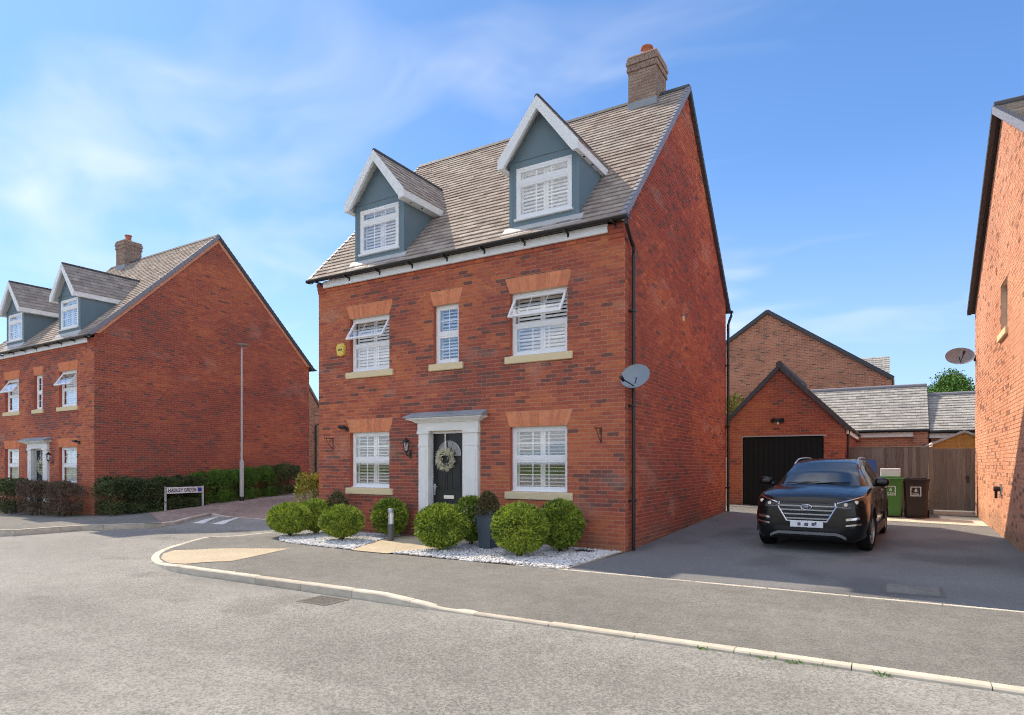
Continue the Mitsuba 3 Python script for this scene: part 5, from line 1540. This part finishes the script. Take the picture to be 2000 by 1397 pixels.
def gsec(y):
    z, hb, hr = top_g(y); z0 = 1.00; r_ = min(hb - .005, hr)
    zs = max(z0 + .03, z - .055)
    return np.array([(0, z0), (hb * .6, z0), (hb, z0 + .001), (hb * .66 + r_ * .34, z0 + (zs - z0) * .34), (hb * .33 + r_ * .67, z0 + (zs - z0) * .67), (r_, zs), (r_ - .025, max(z0 + .032, z - .025)), (r_ - .075, max(z0 + .034, z - .006)), (r_ * .55, z + .012), (r_ * .25, z + .020), (0, z + .022)])


gy = np.unique(np.concatenate([np.linspace(1.08, 2.1, 20), np.linspace(2.1, 3.9, 16), np.linspace(3.9, 4.43, 12)]))
cput('roof', MB(CT).mesh(mani(*loft(gy, gsec))), 'car_paint', 35)


def gtop(x, y):
    s = gsec(y); return float(np.interp(abs(x), s[5:][::-1, 0], s[5:][::-1, 1]))


def skin(fn, us, vs, tf=CT):      # a fine patch: fn(u, v) -> point
    P = np.array([[fn(u, v) for v in vs] for u in us]); a, b = len(us), len(vs); f = []
    for i in range(a - 1):
        for j in range(b - 1):
            f += [[i * b + j, (i + 1) * b + j, (i + 1) * b + j + 1], [i * b + j, (i + 1) * b + j + 1, i * b + j + 1]]
    return MB(tf).add(P.reshape(-1, 3), f)


def wind(u, v):
    y = 1.17 + v * .80; hw = (top_g(y)[2] - .035) * u
    return (hw, y - .006 - .05 * (1 - u * u) * 0, gtop(hw, y) + .007)


cput('windscreen', skin(wind, np.linspace(-1, 1, 15), np.linspace(0, 1, 13)), 'car_glass', True, uv=False, label='windscreen reflecting sky and clouds')


def side_pt(sx_, y, t):
    z, hb, hr = top_g(y); zs = z - .055
    return (sx_ * (hb + (min(hb - .005, hr) - hb) * t + .006), y, 1.0 + (zs - 1.0) * t + .002)


for sx_ in (-1, 1):
    for y0, y1 in ((1.62, 2.42), (2.50, 3.28), (3.36, 3.92)):
        def sw(u, v, y0=y0, y1=y1, s=sx_):
            y = y0 + (y1 - y0) * u
            lo = .24; hi = .93
            if y < 1.95:
                hi = max(lo + .02, lo + (.93 - lo) * (y - 1.45) / .5)
            if y > 3.6:
                lo = lo + (y - 3.6) * .9
            return side_pt(s, y, lo + (hi - lo) * v)
        cput('side_window', skin(sw, np.linspace(0, 1, 9), np.linspace(0, 1, 5)), 'car_glass', True, uv=False)
    # roof rail, mirror, handles, cladding
    m = MB(CT); m.tube([(sx_ * (top_g(y)[2] - .035), y, top_g(y)[0] + float(np.interp(y, [1.98, 2.25, 3.7, 3.95], [-.01, .032, .032, -.01]))) for y in np.linspace(1.98, 3.95, 20)], .014, 8); cput('roof_rail', m, 'chrome', 40)
    m = MB(CT); q_ = trimesh.creation.icosphere(subdivisions=3); v, f = np.array(q_.vertices), np.array(q_.faces); v = np.sign(v) * np.abs(v) ** .75 * [.118, .080, .080]; v[:, 2] -= .02 * sx_ * 0 + .12 * v[:, 0] * -sx_ * 0
    v = v + np.array([sx_ * 1.005, 1.52, 1.165]); m.add(v, f); m.tube([(sx_ * .86, 1.56, 1.11), (sx_ * .96, 1.53, 1.12)], .035, 8); cput('mirror', m, 'car_paint', 60)
    m = MB(CT); a = np.linspace(-.12, math.pi + .12, 18)
    for ay in AX:
        P0 = [(sx_ * (st_at(ay + .43 * math.cos(t))[0] * .993), ay + .415 * math.cos(t), .36 + .415 * math.sin(t)) for t in a]
        m.tube(P0, .028, 6)
    cput('wheel_arch', m, 'car_trim', 40, kind='stuff')
    cput('sill_cladding', MB(CT).box(*sorted((sx_ * .875, sx_ * .935)), 1.32, 3.15, .21, .36, c=.02), 'car_trim')
    for hy in (2.20, 3.10):
        m = MB(CT); m.tube([(sx_ * .928, hy, .985), (sx_ * .945, hy + .04, .985), (sx_ * .945, hy + .15, .985), (sx_ * .928, hy + .19, .985)], .014, 6); cput('door_handle', m, 'chrome', 40)
    m = MB(CT)
    for y in (1.36, 2.46, 3.26):
        z0_ = .40 if y < 3 else .55
        m.box(*sorted((sx_ * .9255, sx_ * .918)), y - .004, y + .004, z0_, 1.03)
    cput('door_gap', m, 'rubber', kind='stuff')
# wheels
for ay in AX:
    for sx_ in (-1, 1):
        w0 = np.array([sx_ * .80, ay, WR]); R90 = np.eye(4); R90[:3, :3] = np.array([[0, 0, sx_], [1, 0, 0], [0, sx_, 0]]); R90[:3, 3] = w0
        if ay < 1:
            st_ = math.radians(-4); Rs = np.eye(4); Rs[:2, :2] = [[math.cos(st_), -math.sin(st_)], [math.sin(st_), math.cos(st_)]]
            Tm = np.eye(4); Tm[:3, 3] = w0; Ti = np.eye(4); Ti[:3, 3] = -w0; R90 = Tm @ Rs @ Ti @ R90
        wk_ = numbered(f'{CAR}__wheel')
        m = MB(CT @ R90); m.lathe([(.225, -.10), (.30, -.112), (.330, -.10), (.345, -.065), (.345, .065), (.330, .10), (.30, .112), (.225, .10)], 36); v, f, _ = m.get()
        scene[wk_] = mikit.ply(trimesh.Trimesh(v, f, process=False), 'rubber', 40)
        m = MB(CT @ R90); m.lathe([(.230, -.10), (.235, .095), (.222, .105), (.212, .085), (.208, .02), (0.0, .02)], 30)
        for i in range(5):
            for da in (-.13, .13):
                b = i * 2 * math.pi / 5 + da; m.tube([(.05 * math.cos(b), .05 * math.sin(b), .085), (.215 * math.cos(b - da * .4), .215 * math.sin(b - da * .4), .085)], [.022, .017], 5)
        m.lathe([(.07, .02), (.07, .085), (.045, .10), (0, .10)], 14)
        put(f'{wk_}__rim', m, 'steel', 35)


def yfront(x, z):                # the body's front surface at a lateral place and height
    for y in np.linspace(0, 1.2, 241):
        s = sec(y)
        if z < s[0, 1] or z > s[-1, 1] + .02:
            continue
        side = s[2:11]
        if abs(x) <= float(np.interp(z, side[:, 1], side[:, 0])) + 1e-6 and z <= float(np.interp(abs(x), s[10:][::-1, 0], s[10:][::-1, 1])) + .004:
            return float(y)
    return 1.2


def strip(nm, rows, bs, d0, d1, smooth=40, tf=CT, key=None, **k):
    """a raised piece on the front: rows (x, z low, z high); stands from d0 (in the body) to d1 before it"""
    m = MB(tf); v = []
    for x, a, b in rows:
        ya, yb = yfront(x, a), yfront(x, b)
        v += [(x, ya - d1, a), (x, yb - d1, b), (x, yb + d0, b), (x, ya + d0, a)]
    f = []
    for i in range(len(rows) - 1):
        for j in range(4):
            q = (j + 1) % 4; f += [[i * 4 + j, i * 4 + 4 + j, i * 4 + 4 + q], [i * 4 + j, i * 4 + 4 + q, i * 4 + q]]
    e = 4 * (len(rows) - 1); f += [[0, 1, 2], [0, 2, 3], [e, e + 2, e + 1], [e, e + 3, e + 2]]
    m.add(v, f)
    if key:
        return put(key, m, bs, smooth, **k)
    return cput(nm, m, bs, smooth, **k)


def hexw(z):                     # half width of the hexagonal grille at a height
    return float(np.interp(z, [.555, .80, .875], [.315, .455, .435]))


gk = numbered(f'{CAR}__grille')
xs = np.linspace(-.455, .455, 21)
lo_ = lambda x: .555 + max(0, abs(x) - .315) * 1.75; hi_ = lambda x: .875 - max(0, abs(x) - .435) * 3.5
strip('', [(x, lo_(x), max(lo_(x) + .004, hi_(x))) for x in xs], 'car_trim', .02, .006, key=gk)
for z in (.600, .672, .744, .815):
    hw = hexw(z) - .01
    strip('', [(x, z - .011, z + .011) for x in np.linspace(-hw, hw, 15)], 'steel', .012, .020, key=f'{gk}__bar')
m = MB(CT); P = [(-.435, .878), (-.458, .80), (-.318, .552), (.318, .552), (.458, .80), (.435, .878)]; Q = []
for (x0, z0_), (x1, z1_) in zip(P, P[1:] ):
    for t in np.linspace(0, 1, 9):
        x, z = x0 + (x1 - x0) * t, z0_ + (z1_ - z0_) * t; Q.append((x, yfront(x, z) - .012, z))
m.tube(Q, .013, 6); put(f'{gk}__surround', m, 'chrome', 40)
# emblem: an oval ring round a slanted letter
t = np.linspace(0, 2 * math.pi, 29); yb = yfront(0, .80) - .030
m = MB(CT); m.tube([(.083 * math.cos(a), yb, .795 + .044 * math.sin(a)) for a in t], .0085, 6, caps=False)
for x in (-.030, .030):
    m.tube([(x - .010, yb, .767), (x + .010, yb, .823)], .0085, 6)
m.tube([(-.030, yb, .790), (.030, yb, .800)], .0075, 6)
cput('emblem', m, 'chrome', 40)
for s in (-1, 1):
    rows = [(s * x, a, b) for x, a, b in ((.470, .800, .872), (.56, .790, .900), (.66, .792, .928), (.75, .808, .952), (.82, .836, .970), (.868, .880, .982))]
    hk = numbered(f'{CAR}__headlight'); strip('', rows, 'lamp_lens', .02, .008, key=hk)
    for x, z in ((.60, .850), (.745, .885)):
        m = MB(CT); y_ = yfront(s * x, z) - .004; m.tube([(s * x, y_ + .01, z), (s * x, y_ - .012, z)], [.036, .030], 14); put(f'{hk}__projector', m, 'chrome', 40)
    strip('', [(s * x, b - .009, b + .005) for x, a, b in ((.470, .8, .872), (.56, .8, .900), (.66, .8, .928), (.75, .8, .952), (.82, .8, .970))], 'chrome', .01, .012, key=f'{hk}__brow')
    for z, a0, a1, th_ in ((.600, .60, .80, .020), (.500, .60, .82, .014)):
        strip('fog_light', [(s * x, z + (x - a0) * .12 - th_, z + (x - a0) * .12 + th_) for x in np.linspace(a0, a1, 6)], 'chrome', .02, .012)
    strip('fog_surround', [(s * x, .455, .655) for x in np.linspace(.575, .83, 6)], 'car_trim', .02, .004)
strip('lower_grille', [(x, .395, .465) for x in np.linspace(-.52, .52, 13)], 'car_trim', .02, .006)
strip('skid_plate', [(x, .325 + .0 * x - max(0, abs(x) - .48) * .55, .372 - max(0, abs(x) - .48) * .55) for x in np.linspace(-.60, .60, 17)], 'steel', .03, .022)
strip('bumper_cladding', [(x, .285, .318) for x in np.linspace(-.52, .52, 13)], 'car_trim', .04, .015)
m = MB(CT); yp = yfront(0, .50) - .030; m.box(-.26, .26, yp, yp + .03, .450, .561, c=.004); pk_ = cput('number_plate', m, 'plate_white', label='white number plate with blurred dark marks')
for i, (x, w, z) in enumerate(((-.115, .050, .505), (.0, .062, .502), (.105, .045, .508), (.145, .03, .52))):
    m = MB(CT); v, f = cbox(x - w / 2, x + w / 2, yp - .0015, yp + .002, z - .030, z + .026, .001); m.add(v, f); put(f'{pk_}__smudge', m, 'smudge')
m = MB(CT); hoodl = []
for s in (-1, 1):
    m.tube([(s * np.interp(y, [.2, 1.15], [.60, .78]), y, float(np.interp(np.interp(y, [.2, 1.15], [.60, .78]), sec(y)[10:][::-1, 0], sec(y)[10:][::-1, 1])) - .002) for y in np.linspace(.2, 1.15, 9)], .004, 5)
cput('bonnet_gap', m, 'rubber', kind='stuff')
m = MB(CT)
for s in (-1, 1):
    m.tube([(s * .25 - .3, 1.16, gtop(.1, 1.17) + .012), (s * .25 + .02, 1.20, gtop(.1, 1.20) + .018), (s * .25 + .28, 1.22, gtop(.3, 1.22) + .016)], .007, 5)
cput('wiper', m, 'rubber', kind='stuff')
for s in (-1, 1):
    m = MB(CT); m.box(*sorted((s * .55, s * .88)), 4.36, 4.44, .88, 1.02, c=.02); cput('tail_light', m, 'bin_brown')
